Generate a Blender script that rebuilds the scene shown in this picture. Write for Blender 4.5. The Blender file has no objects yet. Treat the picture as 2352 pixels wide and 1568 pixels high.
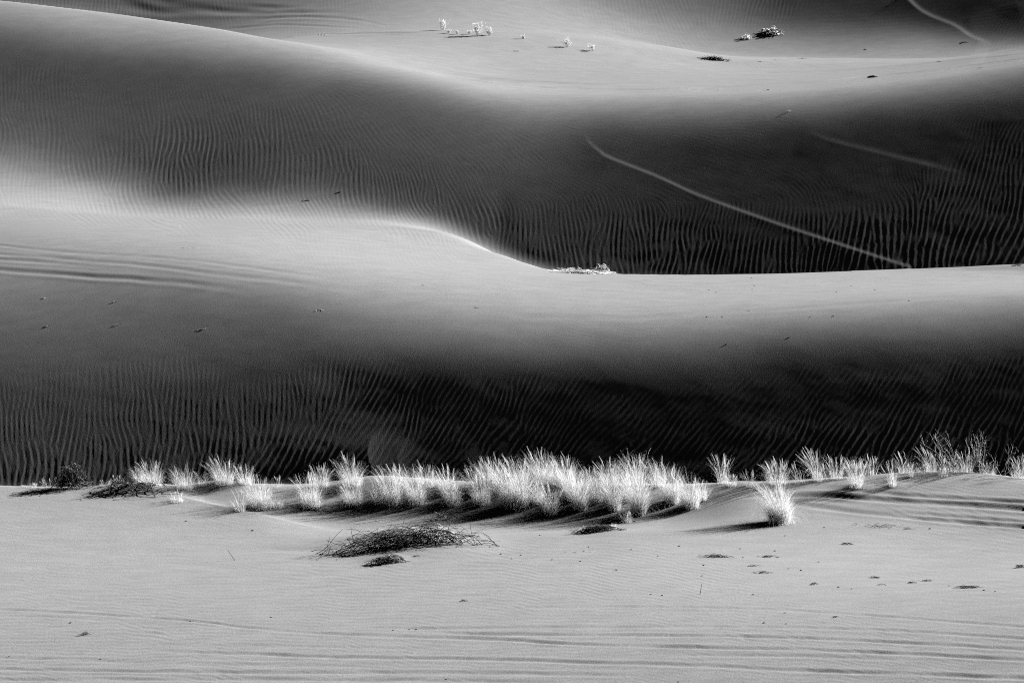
# Sand dunes with a belt of dry grass, low sun from behind on the right, black-and-white (red filter) daylight.
import bpy, math, random
import numpy as np
from mathutils import Vector
PI = math.pi
scene = bpy.context.scene
COL = scene.collection
RNG = np.random.default_rng(7)
random.seed(7)

# ------------------------------------------------------------------ camera numbers
F = 6670.0; TH = math.radians(7.3); CZ = 12.8          # focal length in units of a 2352-wide frame, tilt, height
CT, ST = math.cos(TH), math.sin(TH)
SUN_E, SUN_A = math.radians(23), math.radians(62)
SUN = Vector((math.cos(SUN_E)*math.sin(SUN_A), math.cos(SUN_E)*math.cos(SUN_A), math.sin(SUN_E)))
def ray(v):
    Y = -(np.asarray(v, float)-784)/F
    return (-ST+Y*CT)/(CT+Y*ST)
def v_of(y, z):
    t = (z-CZ)/y
    return 784-F*(t*CT+ST)/(CT-t*ST)
def u_of(s, v): return 1176+F*s*(CT-(v-784)/F*ST)

# ------------------------------------------------------------------ dune heights (metres) shaped to give the wanted light and shade, as second differences along each column
NS, NY = 65, 271
HEIGHT_STEPS = [
-1662,1758,-3,-6,-10,-11,-12,-13,-10,-12,-15,-17,-20,-14,-6,2,15,25,33,32,26,16,9,8,17,32,34,-113,-1,-9,-20,-57,-140,-218,-127,-19,14,27,44,42,43,43,45,44,46,46,45,46,44,45,43,43,41,40,39,40,23,1,-10,-9,-10,-9,-7,-7,-4,-4,-1,-2,-2,0,-4,-2,-2,-3,-3,-3,-6,-5,-9,-8,-10,-10,-13,-12,-12,-15,-13,-14,-13,-13,-12,-12,-10,-11,-8,-8,-6,-6,-5,-3,-3,-1,0,-1,2,1,1,4,3,3,5,4,6,6,6,6,7,7,7,6,6,6,4,3,2,0,-1,-3,-5,-6,-10,-10,-11,-12,-13,-13,-13,-17,-14,-9,0,0,0,0,1,0,0,0,1,0,0,1,0,2,4,8,10,10,12,13,12,13,15,14,15,16,17,16,20,19,24,27,29,31,32,30,29,25,23,16,13,8,6,3,4,1,3,0,0,-1,-3,-5,-5,-8,-11,-15,-16,-21,-22,-23,-25,-26,-26,-24,-24,-24,-24,-25,-32,-46,-82,-92,-21,-9,-8,-6,-7,-6,-4,-5,-3,-4,-2,-1,-1,0,1,-419,56,91,128,168,211,36,9,2,3,5,18,84,152,234,338,526,336,-82,-472,-475,-335,-184,-70,-7,21,30,25,14,6,-5,-14,-22,-27,-30,-30,-25,-21,-15,-11,-8,-3,-4,0,
-1643,1739,-2,-6,-9,-10,-13,-12,-11,-12,-14,-19,-19,-16,-8,0,13,23,31,32,30,21,11,11,15,28,36,-112,-1,-9,-24,-59,-138,-214,-128,-18,13,30,41,42,45,44,45,47,46,48,48,47,47,47,46,45,44,41,41,37,9,-4,-8,-11,-8,-10,-9,-6,-6,-5,-3,-3,-3,-2,-4,-3,-2,-2,-4,-3,-4,-7,-6,-8,-10,-9,-11,-12,-13,-13,-13,-14,-13,-13,-13,-11,-12,-10,-10,-9,-6,-7,-5,-3,-4,-1,-2,0,0,2,1,2,2,4,3,4,4,5,5,6,6,5,7,6,5,6,4,5,2,2,1,-2,-3,-4,-7,-7,-9,-11,-11,-12,-15,-17,-12,-10,-3,-2,1,0,0,1,0,0,0,0,1,1,-1,2,4,7,7,11,12,11,14,13,15,16,16,16,19,18,21,22,25,27,31,32,30,30,28,24,21,17,10,8,6,4,4,1,1,1,-1,-2,-4,-6,-6,-11,-12,-17,-17,-22,-22,-23,-23,-25,-23,-25,-24,-24,-25,-31,-40,-62,-100,-72,-11,-5,-5,-5,-5,-3,-4,-3,-2,-3,-1,0,-1,1,1,-422,58,94,128,169,209,36,8,4,2,9,37,105,179,268,371,481,219,-145,-454,-439,-306,-168,-69,-8,18,26,23,15,3,-4,-16,-20,-29,-28,-30,-26,-20,-15,-11,-8,-3,-4,0,
-1625,1722,-2,-5,-8,-12,-11,-12,-12,-11,-16,-18,-20,-17,-10,-1,10,20,30,33,33,23,18,11,13,26,36,-111,0,-10,-25,-63,-134,-213,-127,-19,14,29,42,43,44,46,46,47,49,49,50,49,50,49,49,48,45,44,43,29,-1,-7,-10,-9,-10,-9,-9,-8,-7,-6,-4,-4,-5,-5,-3,-3,-3,-2,-3,-4,-5,-4,-7,-7,-8,-9,-11,-11,-12,-13,-12,-15,-12,-13,-14,-12,-12,-10,-11,-9,-7,-7,-6,-4,-3,-3,-1,-1,0,1,0,2,1,3,3,3,3,5,3,5,5,4,7,5,5,6,4,5,4,3,1,1,-1,-3,-3,-5,-8,-7,-11,-11,-14,-18,-12,-10,-6,-3,0,0,1,0,0,0,1,0,0,0,1,1,3,6,7,9,12,11,14,14,15,17,17,18,19,21,21,25,26,29,32,31,32,28,27,24,21,14,10,7,6,4,3,2,1,-1,-1,-3,-5,-6,-9,-12,-15,-16,-21,-20,-23,-22,-23,-23,-23,-24,-25,-24,-29,-35,-51,-87,-107,-33,-11,-6,-2,-4,-2,-3,-2,-2,-1,-1,-1,0,1,1,2,-427,62,95,130,168,208,36,8,3,5,10,56,125,202,290,383,458,151,-217,-446,-406,-281,-158,-67,-11,15,24,20,14,4,-7,-14,-22,-27,-30,-28,-26,-20,-15,-11,-8,-4,-2,-1,
-1605,1703,-2,-4,-9,-10,-12,-12,-11,-12,-15,-19,-22,-17,-12,-3,8,18,28,33,35,29,22,12,12,21,36,-108,0,-9,-27,-63,-133,-213,-128,-17,13,28,44,44,44,46,47,49,50,51,51,52,53,51,52,51,47,45,46,18,-7,-11,-10,-9,-11,-9,-10,-8,-8,-7,-6,-7,-5,-6,-4,-4,-2,-4,-2,-4,-5,-4,-6,-6,-8,-8,-10,-11,-11,-12,-13,-13,-14,-12,-14,-13,-12,-12,-9,-10,-8,-7,-6,-5,-4,-2,-2,-2,0,0,0,1,2,1,2,3,2,3,3,4,4,4,5,5,5,6,4,5,4,5,2,2,1,0,-2,-3,-4,-7,-7,-11,-14,-17,-14,-11,-6,-5,-1,1,-1,1,0,0,1,0,0,0,1,0,3,5,6,9,11,11,13,16,15,17,18,20,20,22,24,26,29,30,32,33,30,30,26,24,18,15,8,8,4,4,2,1,1,-1,-3,-3,-6,-8,-10,-13,-16,-19,-20,-22,-22,-22,-21,-23,-23,-24,-25,-27,-34,-44,-72,-115,-68,-16,-6,-6,-4,-2,-2,-1,-2,-1,0,-1,1,1,0,2,2,-430,66,96,131,167,206,37,8,3,5,14,71,141,218,299,380,454,121,-270,-437,-384,-270,-155,-70,-14,13,21,20,13,2,-6,-15,-22,-27,-30,-28,-25,-20,-15,-11,-8,-4,-2,-1,
-1584,1683,-1,-5,-8,-9,-12,-13,-11,-11,-16,-20,-23,-17,-14,-5,6,15,27,34,36,33,26,16,10,16,33,-102,0,-8,-26,-64,-134,-213,-128,-17,12,29,45,44,44,47,48,50,52,51,55,54,54,56,53,55,51,48,43,5,-10,-12,-11,-11,-10,-10,-10,-9,-10,-7,-9,-7,-7,-7,-4,-5,-3,-4,-3,-4,-4,-5,-4,-7,-6,-9,-8,-10,-11,-12,-12,-13,-13,-14,-13,-13,-12,-12,-10,-10,-8,-8,-6,-6,-3,-4,-3,-1,-1,0,-1,1,1,1,1,2,2,2,2,3,4,3,4,4,5,5,4,6,5,4,4,4,2,2,0,-1,-2,-4,-7,-9,-13,-19,-15,-11,-6,-5,-3,1,-1,1,0,0,1,0,0,0,1,0,1,5,5,9,9,12,13,15,17,17,20,20,22,24,25,27,31,32,33,32,33,30,26,23,18,14,9,6,4,2,2,-1,0,-2,-3,-6,-5,-10,-12,-15,-17,-19,-21,-21,-23,-20,-22,-22,-23,-23,-28,-30,-41,-63,-110,-104,-18,-13,-6,-4,-3,-2,-2,-2,0,0,0,0,1,1,2,2,2,-433,68,98,131,167,206,36,7,4,5,18,81,150,225,301,372,446,123,-273,-416,-385,-280,-167,-74,-18,13,21,19,11,3,-8,-15,-22,-27,-30,-27,-26,-19,-16,-10,-7,-5,-2,-1,
-1561,1662,-2,-4,-8,-9,-11,-13,-12,-11,-16,-21,-24,-19,-13,-7,2,14,25,33,38,38,29,20,10,10,29,-97,2,-7,-23,-65,-135,-216,-127,-18,13,30,44,44,45,47,49,52,52,54,56,57,57,58,57,58,55,53,34,-3,-13,-13,-13,-11,-12,-10,-10,-10,-11,-9,-10,-8,-9,-6,-7,-4,-6,-3,-5,-3,-4,-4,-5,-5,-7,-8,-7,-10,-10,-11,-13,-12,-13,-13,-13,-13,-12,-12,-10,-11,-8,-9,-6,-6,-5,-3,-3,-3,0,-2,0,0,1,0,1,1,2,1,1,3,3,2,3,4,4,4,5,5,6,4,6,4,3,5,1,2,-1,-2,-5,-8,-14,-21,-15,-10,-7,-4,-2,-1,1,-1,1,-1,1,0,0,0,1,0,0,4,4,8,9,11,13,16,17,19,20,21,24,25,26,30,30,34,33,35,33,31,27,23,19,13,9,6,3,2,-2,-1,-2,-4,-5,-6,-8,-10,-14,-15,-18,-20,-22,-21,-21,-22,-21,-22,-23,-24,-27,-37,-58,-98,-128,-43,-12,-6,-3,-4,-2,-2,-2,-1,0,0,1,0,1,2,2,1,4,-435,69,99,132,166,205,35,9,2,6,21,84,153,224,297,365,406,174,-189,-404,-425,-317,-184,-80,-18,13,21,18,12,0,-7,-16,-22,-28,-28,-28,-25,-19,-16,-10,-7,-5,-2,-1,
-1536,1639,-2,-5,-6,-10,-10,-13,-13,-11,-16,-23,-24,-21,-13,-9,1,11,22,33,40,40,35,23,11,5,24,-93,4,-4,-21,-62,-141,-219,-126,-17,14,29,44,43,46,49,49,52,55,55,58,58,61,61,61,60,60,59,24,-12,-14,-15,-14,-13,-11,-11,-11,-12,-10,-12,-11,-10,-8,-8,-8,-5,-6,-5,-5,-3,-4,-5,-4,-5,-7,-6,-8,-9,-9,-11,-11,-12,-13,-13,-12,-13,-12,-12,-11,-10,-9,-9,-7,-7,-4,-5,-3,-3,-1,-2,0,0,0,0,1,0,1,1,1,2,2,1,3,3,3,4,5,4,5,6,6,4,6,5,3,4,0,1,-4,-7,-15,-21,-17,-9,-7,-3,0,-1,0,0,1,-1,0,0,0,-1,0,1,0,2,5,5,8,11,14,14,19,19,22,22,26,25,28,30,32,35,34,36,34,33,28,23,19,14,9,5,4,1,-3,-3,-5,-6,-7,-8,-9,-12,-14,-17,-18,-22,-21,-22,-23,-22,-20,-23,-23,-25,-32,-48,-85,-133,-83,-12,-5,-5,-3,-3,-2,-2,-1,-1,0,0,1,1,0,3,1,3,3,-435,70,99,131,166,204,35,8,3,6,20,84,148,216,283,344,356,327,-44,-460,-504,-361,-200,-84,-15,13,23,17,11,0,-9,-16,-22,-27,-30,-26,-26,-18,-16,-10,-7,-5,-2,-1,
-1509,1615,-4,-4,-6,-9,-11,-12,-13,-12,-16,-26,-25,-19,-16,-10,0,8,20,32,40,43,39,28,14,2,18,-90,3,0,-15,-65,-145,-221,-125,-15,14,29,42,43,47,49,51,52,57,56,60,61,63,65,65,64,64,66,5,-13,-17,-16,-14,-14,-12,-13,-11,-12,-13,-12,-13,-11,-9,-8,-9,-7,-7,-5,-5,-5,-4,-4,-5,-5,-6,-6,-8,-7,-10,-10,-10,-11,-13,-11,-13,-12,-12,-11,-12,-10,-9,-10,-8,-6,-7,-4,-4,-3,-1,-2,-1,-1,1,-1,1,0,0,2,-1,2,1,1,2,3,1,4,4,3,6,6,5,6,6,5,5,5,2,2,-2,-4,-13,-27,-18,-9,-3,-1,0,1,1,0,0,-1,1,-2,0,-1,-1,1,-1,2,3,5,6,11,11,16,17,21,24,24,26,28,29,31,32,36,37,36,36,33,28,25,19,13,8,7,3,2,-1,-5,-8,-8,-10,-11,-11,-13,-15,-18,-20,-23,-23,-24,-24,-22,-21,-23,-23,-29,-42,-70,-120,-119,-14,-12,-6,-4,-3,-3,-2,-1,-1,-1,-1,1,1,1,0,3,2,2,3,-434,71,98,130,164,204,35,7,4,6,16,76,141,204,264,311,361,561,51,-606,-576,-388,-207,-82,-14,17,21,19,8,0,-11,-16,-23,-26,-29,-28,-24,-18,-16,-10,-7,-5,-2,-1,
-1480,1589,-5,-4,-7,-7,-11,-12,-13,-12,-19,-28,-24,-21,-15,-10,-3,6,18,29,40,45,41,35,18,5,14,-93,4,0,-10,-73,-147,-217,-124,-14,15,29,38,45,47,49,52,54,56,59,61,64,65,69,71,71,67,65,-11,-15,-17,-16,-15,-14,-13,-14,-13,-13,-14,-14,-14,-10,-11,-10,-9,-8,-7,-7,-6,-5,-4,-5,-5,-6,-5,-7,-7,-7,-9,-9,-9,-11,-11,-12,-10,-11,-12,-11,-12,-10,-10,-10,-8,-9,-6,-5,-5,-2,-4,0,-2,0,-1,0,0,0,1,-1,2,0,0,2,0,3,0,4,2,3,5,5,6,5,6,7,4,6,4,3,0,-3,-11,-37,-12,-4,-1,1,1,2,1,1,1,-1,0,-1,-1,-1,-2,0,0,0,2,3,6,8,10,15,16,22,23,27,29,29,32,32,36,36,39,38,35,31,28,24,18,13,8,7,4,4,1,-4,-8,-10,-13,-12,-15,-15,-17,-23,-24,-25,-25,-27,-23,-24,-20,-21,-24,-37,-62,-101,-131,-43,-11,-5,-5,-4,-3,-3,-1,-2,-1,-1,0,1,0,1,2,1,2,3,3,-431,69,97,129,162,202,35,8,4,4,13,62,128,195,258,328,444,717,-11,-727,-603,-392,-204,-78,-10,18,21,17,7,-2,-11,-17,-24,-26,-28,-27,-24,-20,-13,-11,-7,-5,-2,-1,
-1449,1560,-6,-3,-6,-8,-10,-12,-12,-14,-22,-28,-25,-20,-16,-11,-5,5,15,27,39,44,45,39,25,12,14,-100,2,1,-14,-80,-141,-213,-122,-15,15,28,39,44,47,50,53,54,57,60,63,65,69,72,75,81,76,50,-17,-19,-17,-16,-15,-15,-14,-15,-14,-16,-15,-14,-14,-12,-11,-11,-11,-8,-9,-7,-6,-6,-6,-6,-4,-7,-5,-7,-8,-6,-9,-8,-9,-10,-9,-9,-10,-11,-10,-11,-11,-11,-11,-11,-9,-8,-8,-6,-4,-4,-2,-2,-2,0,-1,0,0,-1,1,1,-1,1,0,1,1,0,2,1,2,3,4,3,5,6,6,5,6,6,5,4,2,-4,-19,-34,-6,1,3,2,4,1,3,1,2,0,0,-1,-1,-1,-2,-1,-2,1,0,2,5,5,9,11,17,18,25,28,30,34,34,37,39,39,39,36,35,29,25,22,17,12,8,7,8,4,4,-3,-6,-9,-13,-14,-17,-20,-24,-28,-28,-30,-28,-27,-25,-21,-21,-20,-30,-50,-80,-127,-90,-9,-4,-5,-4,-3,-2,-3,-2,0,-2,-1,1,0,0,2,0,3,1,3,2,-423,66,94,126,160,201,34,9,2,4,9,44,114,191,274,385,546,720,-68,-805,-616,-388,-196,-72,-7,19,20,14,5,-4,-12,-18,-23,-27,-28,-26,-23,-20,-13,-11,-7,-5,-2,-1,
-1417,1528,-4,-3,-6,-8,-9,-11,-13,-15,-24,-29,-25,-21,-16,-12,-6,3,13,24,37,44,48,43,32,22,14,-110,2,-2,-17,-87,-131,-208,-123,-17,14,29,39,46,47,49,53,55,57,62,64,68,70,76,79,85,96,29,-21,-20,-19,-16,-17,-15,-15,-16,-16,-16,-17,-16,-13,-13,-13,-11,-11,-10,-9,-8,-7,-8,-6,-6,-6,-6,-8,-6,-7,-9,-7,-8,-8,-8,-9,-9,-8,-10,-10,-10,-10,-12,-10,-11,-10,-8,-8,-7,-4,-5,-2,-3,-1,-1,0,-1,-1,1,0,0,0,0,1,0,1,0,1,1,1,3,1,4,3,5,6,6,5,7,5,4,2,-8,-31,-15,-3,3,4,5,4,5,3,3,2,2,1,-1,1,-2,-2,-2,-2,0,-1,1,3,4,7,10,13,17,24,27,33,36,39,40,41,40,38,36,31,29,23,20,15,12,9,8,8,7,3,1,-4,-8,-12,-16,-20,-25,-30,-32,-33,-33,-29,-28,-24,-23,-22,-25,-45,-62,-98,-116,-31,-8,-5,-3,-2,-3,-2,-2,-1,-1,-1,0,-1,1,0,2,0,2,2,2,3,-415,64,90,122,156,199,35,7,3,2,7,25,100,192,302,437,587,705,-55,-864,-643,-386,-189,-65,-4,16,17,12,2,-6,-13,-19,-23,-27,-27,-26,-23,-19,-13,-11,-7,-5,-2,-1,
-1387,1500,-5,-3,-5,-7,-9,-11,-13,-15,-27,-29,-26,-22,-16,-12,-7,0,11,22,34,44,48,49,40,29,19,-119,-1,-6,-21,-89,-123,-202,-126,-20,12,29,45,45,47,48,52,56,59,62,67,69,74,77,85,91,111,-1,-14,-21,-20,-17,-18,-15,-17,-17,-17,-19,-17,-16,-15,-14,-12,-13,-11,-11,-9,-9,-9,-7,-8,-8,-6,-8,-7,-8,-8,-8,-8,-8,-8,-7,-8,-8,-9,-7,-10,-8,-11,-10,-9,-11,-10,-9,-7,-7,-6,-4,-3,-3,-1,-2,0,0,-1,0,0,0,1,-1,1,0,1,-1,2,0,1,1,1,3,2,4,5,6,6,6,6,3,0,-21,-24,0,-1,2,3,5,7,6,5,6,4,4,2,2,1,-1,-1,-2,-2,-3,0,0,3,2,6,8,11,16,20,28,33,39,41,42,41,36,37,33,29,27,23,19,15,13,10,9,9,7,6,1,-2,-6,-12,-18,-25,-30,-33,-36,-34,-34,-30,-27,-26,-22,-27,-39,-57,-76,-115,-60,-8,-5,-4,-3,-3,-2,-2,-1,-1,-1,-1,0,0,1,0,0,2,2,1,2,2,-401,60,85,116,153,197,33,6,3,1,4,15,81,194,327,468,603,711,-33,-900,-662,-389,-182,-62,-6,14,13,7,0,-8,-15,-19,-23,-27,-26,-27,-21,-19,-14,-10,-6,-6,-2,-1,
-1356,1468,-2,-4,-4,-7,-8,-11,-13,-16,-27,-31,-27,-22,-17,-12,-8,-2,8,20,31,44,49,52,47,40,23,-128,-3,-7,-27,-91,-113,-201,-129,-22,10,28,50,45,46,48,53,55,61,63,69,71,78,82,89,98,107,-11,-17,-16,-20,-19,-17,-18,-18,-17,-21,-20,-17,-16,-16,-14,-14,-13,-11,-11,-11,-9,-10,-9,-9,-8,-9,-7,-10,-10,-8,-9,-9,-7,-7,-8,-7,-7,-8,-6,-9,-8,-8,-9,-10,-9,-9,-8,-9,-7,-6,-4,-4,-3,-1,-2,0,-1,0,0,0,0,0,1,-1,1,0,0,0,1,1,0,1,1,1,4,2,6,6,6,6,2,-9,-21,-5,0,1,-1,2,4,7,8,7,9,6,6,5,4,3,0,1,-1,-1,-3,0,0,2,4,5,7,10,14,21,25,33,37,43,38,33,33,31,32,27,26,22,20,18,13,12,11,11,9,8,2,-2,-7,-12,-21,-29,-36,-36,-36,-35,-34,-28,-26,-25,-26,-32,-50,-69,-109,-91,-3,-9,-3,-4,-1,-3,-1,-2,-1,-1,0,-1,1,-1,1,0,1,1,1,2,1,3,-385,55,80,109,148,193,33,6,1,0,3,9,61,192,339,487,613,726,-7,-921,-668,-386,-180,-63,-10,6,9,2,-2,-11,-15,-20,-24,-26,-26,-25,-22,-18,-14,-10,-7,-4,-3,-1,
-1327,1439,-1,-3,-4,-7,-8,-10,-12,-18,-29,-30,-27,-24,-17,-13,-10,-2,5,17,29,42,50,54,55,49,30,-135,-3,-11,-27,-88,-117,-202,-130,-23,10,27,51,45,45,50,52,57,62,66,69,76,79,87,93,99,104,-10,-21,-18,-18,-18,-19,-19,-19,-20,-22,-21,-18,-17,-15,-15,-14,-14,-12,-11,-12,-10,-11,-10,-10,-11,-9,-10,-12,-11,-9,-9,-9,-8,-7,-6,-8,-6,-6,-6,-7,-7,-7,-8,-8,-8,-8,-9,-7,-8,-7,-4,-5,-2,-2,-1,-1,0,-1,1,-1,1,-1,1,-1,1,0,1,-1,1,0,0,1,1,0,1,3,2,6,5,6,0,-16,-7,0,0,1,0,1,4,7,9,10,8,9,9,6,6,5,3,2,1,-1,1,1,2,2,4,5,8,10,16,19,25,27,32,32,29,27,29,30,28,26,25,24,20,19,17,13,14,15,11,9,5,-2,-7,-15,-25,-36,-39,-39,-36,-34,-31,-26,-25,-24,-28,-40,-64,-96,-114,-25,-5,-1,-2,-1,-2,-1,-1,-2,0,0,-1,0,1,-1,1,0,1,1,0,2,2,1,-364,49,74,103,141,188,32,6,0,0,1,8,43,182,337,494,633,725,28,-925,-657,-375,-180,-73,-21,-1,1,0,-7,-11,-16,-22,-23,-25,-27,-24,-22,-17,-14,-10,-7,-4,-3,-1,
-1298,1410,0,-3,-4,-5,-9,-9,-12,-19,-29,-31,-28,-24,-18,-14,-11,-3,3,13,27,39,51,57,61,57,41,-143,-2,-10,-30,-81,-126,-206,-131,-23,10,28,46,45,47,50,54,58,64,67,72,78,83,89,95,100,106,-12,-21,-20,-19,-18,-18,-20,-21,-23,-22,-23,-18,-17,-17,-14,-15,-14,-13,-12,-13,-12,-11,-13,-11,-13,-11,-12,-13,-11,-11,-9,-9,-8,-6,-8,-5,-5,-7,-4,-6,-5,-6,-6,-7,-6,-9,-7,-7,-9,-6,-6,-4,-3,-3,0,-1,0,0,0,0,0,0,0,0,0,0,1,-1,1,-1,2,-1,1,0,1,1,0,4,3,6,-10,-5,1,0,2,0,1,3,6,8,10,10,10,10,11,9,8,8,6,5,2,1,2,0,2,3,2,6,6,9,13,15,19,22,23,26,24,25,25,26,26,26,24,24,22,20,19,17,16,16,14,12,6,-1,-6,-19,-28,-39,-41,-40,-38,-33,-28,-27,-24,-26,-33,-53,-81,-119,-61,-1,0,-1,-2,0,-1,0,0,-1,0,-1,1,0,0,1,-1,1,1,0,1,0,2,1,-340,42,66,97,134,183,30,6,0,-1,1,6,32,170,321,487,672,675,75,-901,-614,-361,-195,-89,-34,-10,-4,-4,-11,-12,-18,-22,-23,-26,-25,-25,-20,-18,-12,-11,-7,-4,-3,-1,
-1270,1382,0,-1,-4,-6,-7,-10,-11,-20,-29,-32,-28,-24,-20,-15,-11,-5,0,12,23,37,49,60,67,67,49,-146,-1,-10,-28,-80,-128,-217,-134,-21,10,28,41,44,48,53,55,60,65,69,75,79,86,90,98,102,106,-9,-23,-21,-20,-19,-18,-21,-22,-24,-25,-22,-20,-18,-15,-16,-14,-16,-13,-15,-14,-13,-15,-13,-14,-13,-14,-14,-13,-12,-11,-10,-8,-8,-6,-6,-6,-4,-4,-5,-5,-3,-5,-4,-6,-5,-7,-7,-7,-8,-7,-6,-6,-3,-2,-1,1,-1,0,0,1,-1,0,0,1,-1,0,1,-1,1,-1,1,0,0,1,0,0,1,1,1,-1,-3,1,1,1,2,1,3,7,8,10,11,11,13,13,12,13,11,10,9,7,4,1,-2,0,-1,-1,1,2,3,6,8,9,15,15,20,20,22,23,23,23,25,24,24,24,23,23,20,19,20,17,15,13,8,1,-7,-19,-31,-38,-41,-43,-38,-33,-29,-26,-26,-29,-46,-69,-110,-94,6,-6,-1,0,-1,1,1,-1,1,1,0,0,0,1,0,0,0,1,-1,1,1,0,0,2,-315,35,58,88,128,178,29,5,0,0,0,5,28,163,308,460,719,535,138,-808,-537,-372,-220,-108,-43,-18,-10,-10,-12,-16,-19,-22,-24,-25,-25,-23,-21,-17,-13,-9,-8,-4,-3,-1,
-1242,1353,2,-2,-2,-6,-7,-8,-13,-19,-31,-31,-29,-25,-20,-16,-12,-8,0,9,20,34,47,60,75,76,58,-149,1,-7,-25,-74,-141,-228,-137,-20,13,27,37,44,49,54,57,61,68,70,76,81,88,93,98,104,110,-10,-21,-22,-22,-19,-20,-20,-23,-28,-24,-24,-20,-18,-15,-17,-14,-17,-16,-16,-16,-15,-17,-16,-15,-16,-16,-14,-14,-13,-9,-11,-7,-7,-6,-5,-5,-4,-3,-4,-3,-4,-2,-4,-4,-5,-5,-6,-6,-7,-9,-6,-7,-4,-1,0,-1,1,0,-1,1,0,-1,1,0,-1,1,0,0,0,0,1,-1,1,0,0,1,0,0,0,-1,-1,3,0,2,2,5,7,10,11,11,15,15,17,16,16,16,12,12,9,7,1,-5,-5,-5,-5,-4,-2,-1,0,2,4,6,10,11,15,17,20,20,21,23,23,22,25,24,24,23,21,23,21,20,17,14,8,1,-6,-20,-31,-39,-42,-42,-37,-34,-28,-28,-29,-41,-61,-89,-108,-21,-2,2,0,1,2,1,1,2,1,1,1,1,0,1,0,0,0,0,-1,1,-1,1,-1,1,-287,26,49,80,121,173,28,6,1,0,0,5,34,162,308,477,638,374,164,-551,-499,-423,-240,-112,-49,-23,-16,-15,-17,-18,-21,-22,-24,-25,-25,-22,-21,-16,-13,-9,-8,-4,-3,-1,
-1215,1326,2,0,-4,-4,-6,-9,-12,-21,-30,-31,-30,-25,-21,-16,-15,-8,-2,7,16,32,44,60,81,86,66,-151,3,-2,-19,-68,-161,-241,-135,-18,14,26,36,43,50,55,58,63,68,72,78,83,89,94,100,106,112,-8,-20,-22,-22,-20,-22,-20,-26,-28,-26,-23,-21,-19,-15,-17,-17,-17,-18,-18,-19,-18,-19,-18,-18,-17,-17,-16,-13,-11,-11,-8,-7,-7,-4,-5,-4,-4,-2,-3,-2,-3,-2,-3,-2,-4,-4,-4,-6,-7,-6,-9,-8,-5,0,-1,0,-1,1,0,0,-1,1,0,0,0,0,0,0,1,0,1,-1,1,1,0,0,0,1,0,-2,1,2,1,2,4,10,10,14,15,16,20,20,22,20,21,15,14,9,3,-3,-6,-9,-7,-8,-6,-5,-6,-4,-2,0,0,4,5,9,10,15,15,18,20,20,23,23,22,24,24,23,22,25,23,23,19,14,11,1,-9,-22,-33,-38,-43,-38,-36,-31,-30,-31,-37,-56,-71,-102,-64,6,2,2,2,3,2,3,3,2,2,3,1,1,1,0,0,0,-1,0,-1,0,-2,0,0,-1,-258,14,38,72,116,169,28,7,2,1,2,9,51,163,303,470,509,327,139,-218,-664,-413,-221,-101,-48,-27,-23,-21,-22,-21,-23,-23,-23,-26,-23,-23,-19,-16,-13,-9,-8,-4,-3,-1,
-1189,1301,1,0,-2,-4,-6,-9,-11,-22,-30,-32,-29,-26,-22,-18,-14,-9,-4,4,14,29,42,59,83,96,77,-155,5,2,-12,-62,-183,-247,-134,-17,13,27,35,44,50,55,59,64,69,73,79,84,91,95,102,107,115,-6,-19,-21,-22,-22,-21,-24,-24,-30,-26,-26,-21,-20,-17,-17,-19,-18,-21,-21,-21,-22,-21,-20,-19,-18,-16,-16,-13,-10,-11,-6,-8,-4,-5,-4,-3,-3,-1,-3,-2,0,-3,-1,-2,-1,-4,-3,-3,-7,-5,-9,-7,-8,-3,-1,0,0,0,0,-1,1,0,0,0,0,0,1,-1,1,1,-1,2,-1,1,1,0,1,0,-1,-1,2,1,2,6,9,11,15,15,19,21,23,26,27,24,21,16,9,3,-3,-6,-9,-11,-11,-9,-9,-7,-8,-6,-3,-4,-1,0,3,6,6,11,12,16,16,20,20,21,23,23,23,23,23,25,23,24,21,16,10,1,-11,-22,-34,-37,-40,-37,-33,-30,-32,-34,-53,-64,-87,-82,-11,3,5,3,5,3,4,5,3,4,4,2,3,1,1,0,0,-1,-2,0,-2,-2,-1,-2,-1,-1,-230,-1,25,64,112,169,28,8,4,3,7,23,74,162,292,408,392,337,191,-73,-788,-391,-182,-83,-41,-32,-30,-28,-26,-25,-24,-25,-23,-25,-23,-21,-20,-15,-13,-10,-6,-5,-3,0,
-1162,1273,2,1,-2,-3,-6,-9,-10,-23,-31,-31,-30,-26,-23,-18,-15,-11,-4,2,12,26,39,58,83,104,90,-157,5,1,-8,-69,-176,-248,-139,-21,13,26,36,44,50,55,60,65,68,75,80,85,91,97,104,109,116,-5,-15,-21,-21,-23,-22,-24,-26,-29,-28,-28,-23,-21,-18,-19,-20,-22,-23,-25,-25,-24,-24,-20,-19,-17,-16,-14,-12,-11,-8,-8,-4,-6,-3,-3,-3,-1,-2,-1,-1,-1,-1,0,-1,-1,-1,-2,-2,-5,-5,-6,-7,-9,-6,-5,0,0,-1,1,-1,0,1,-1,1,-1,1,0,0,1,0,0,1,0,0,2,0,1,-2,0,0,2,1,5,11,13,14,16,20,21,25,27,28,30,26,23,13,6,-1,-7,-9,-12,-12,-12,-12,-11,-10,-8,-8,-6,-5,-3,-2,0,2,5,6,10,12,14,16,18,21,20,23,22,23,22,25,22,24,20,18,8,0,-13,-23,-31,-35,-37,-35,-33,-29,-32,-44,-63,-80,-86,-22,7,4,1,4,4,5,6,4,6,4,4,4,3,3,1,0,0,-3,-2,-2,-3,-3,-3,-1,-4,-2,-201,-24,10,59,112,170,31,7,4,9,19,51,91,160,254,308,346,331,231,-9,-791,-386,-159,-64,-36,-36,-37,-35,-31,-28,-26,-25,-23,-25,-22,-22,-18,-15,-13,-10,-6,-5,-3,0,
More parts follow.
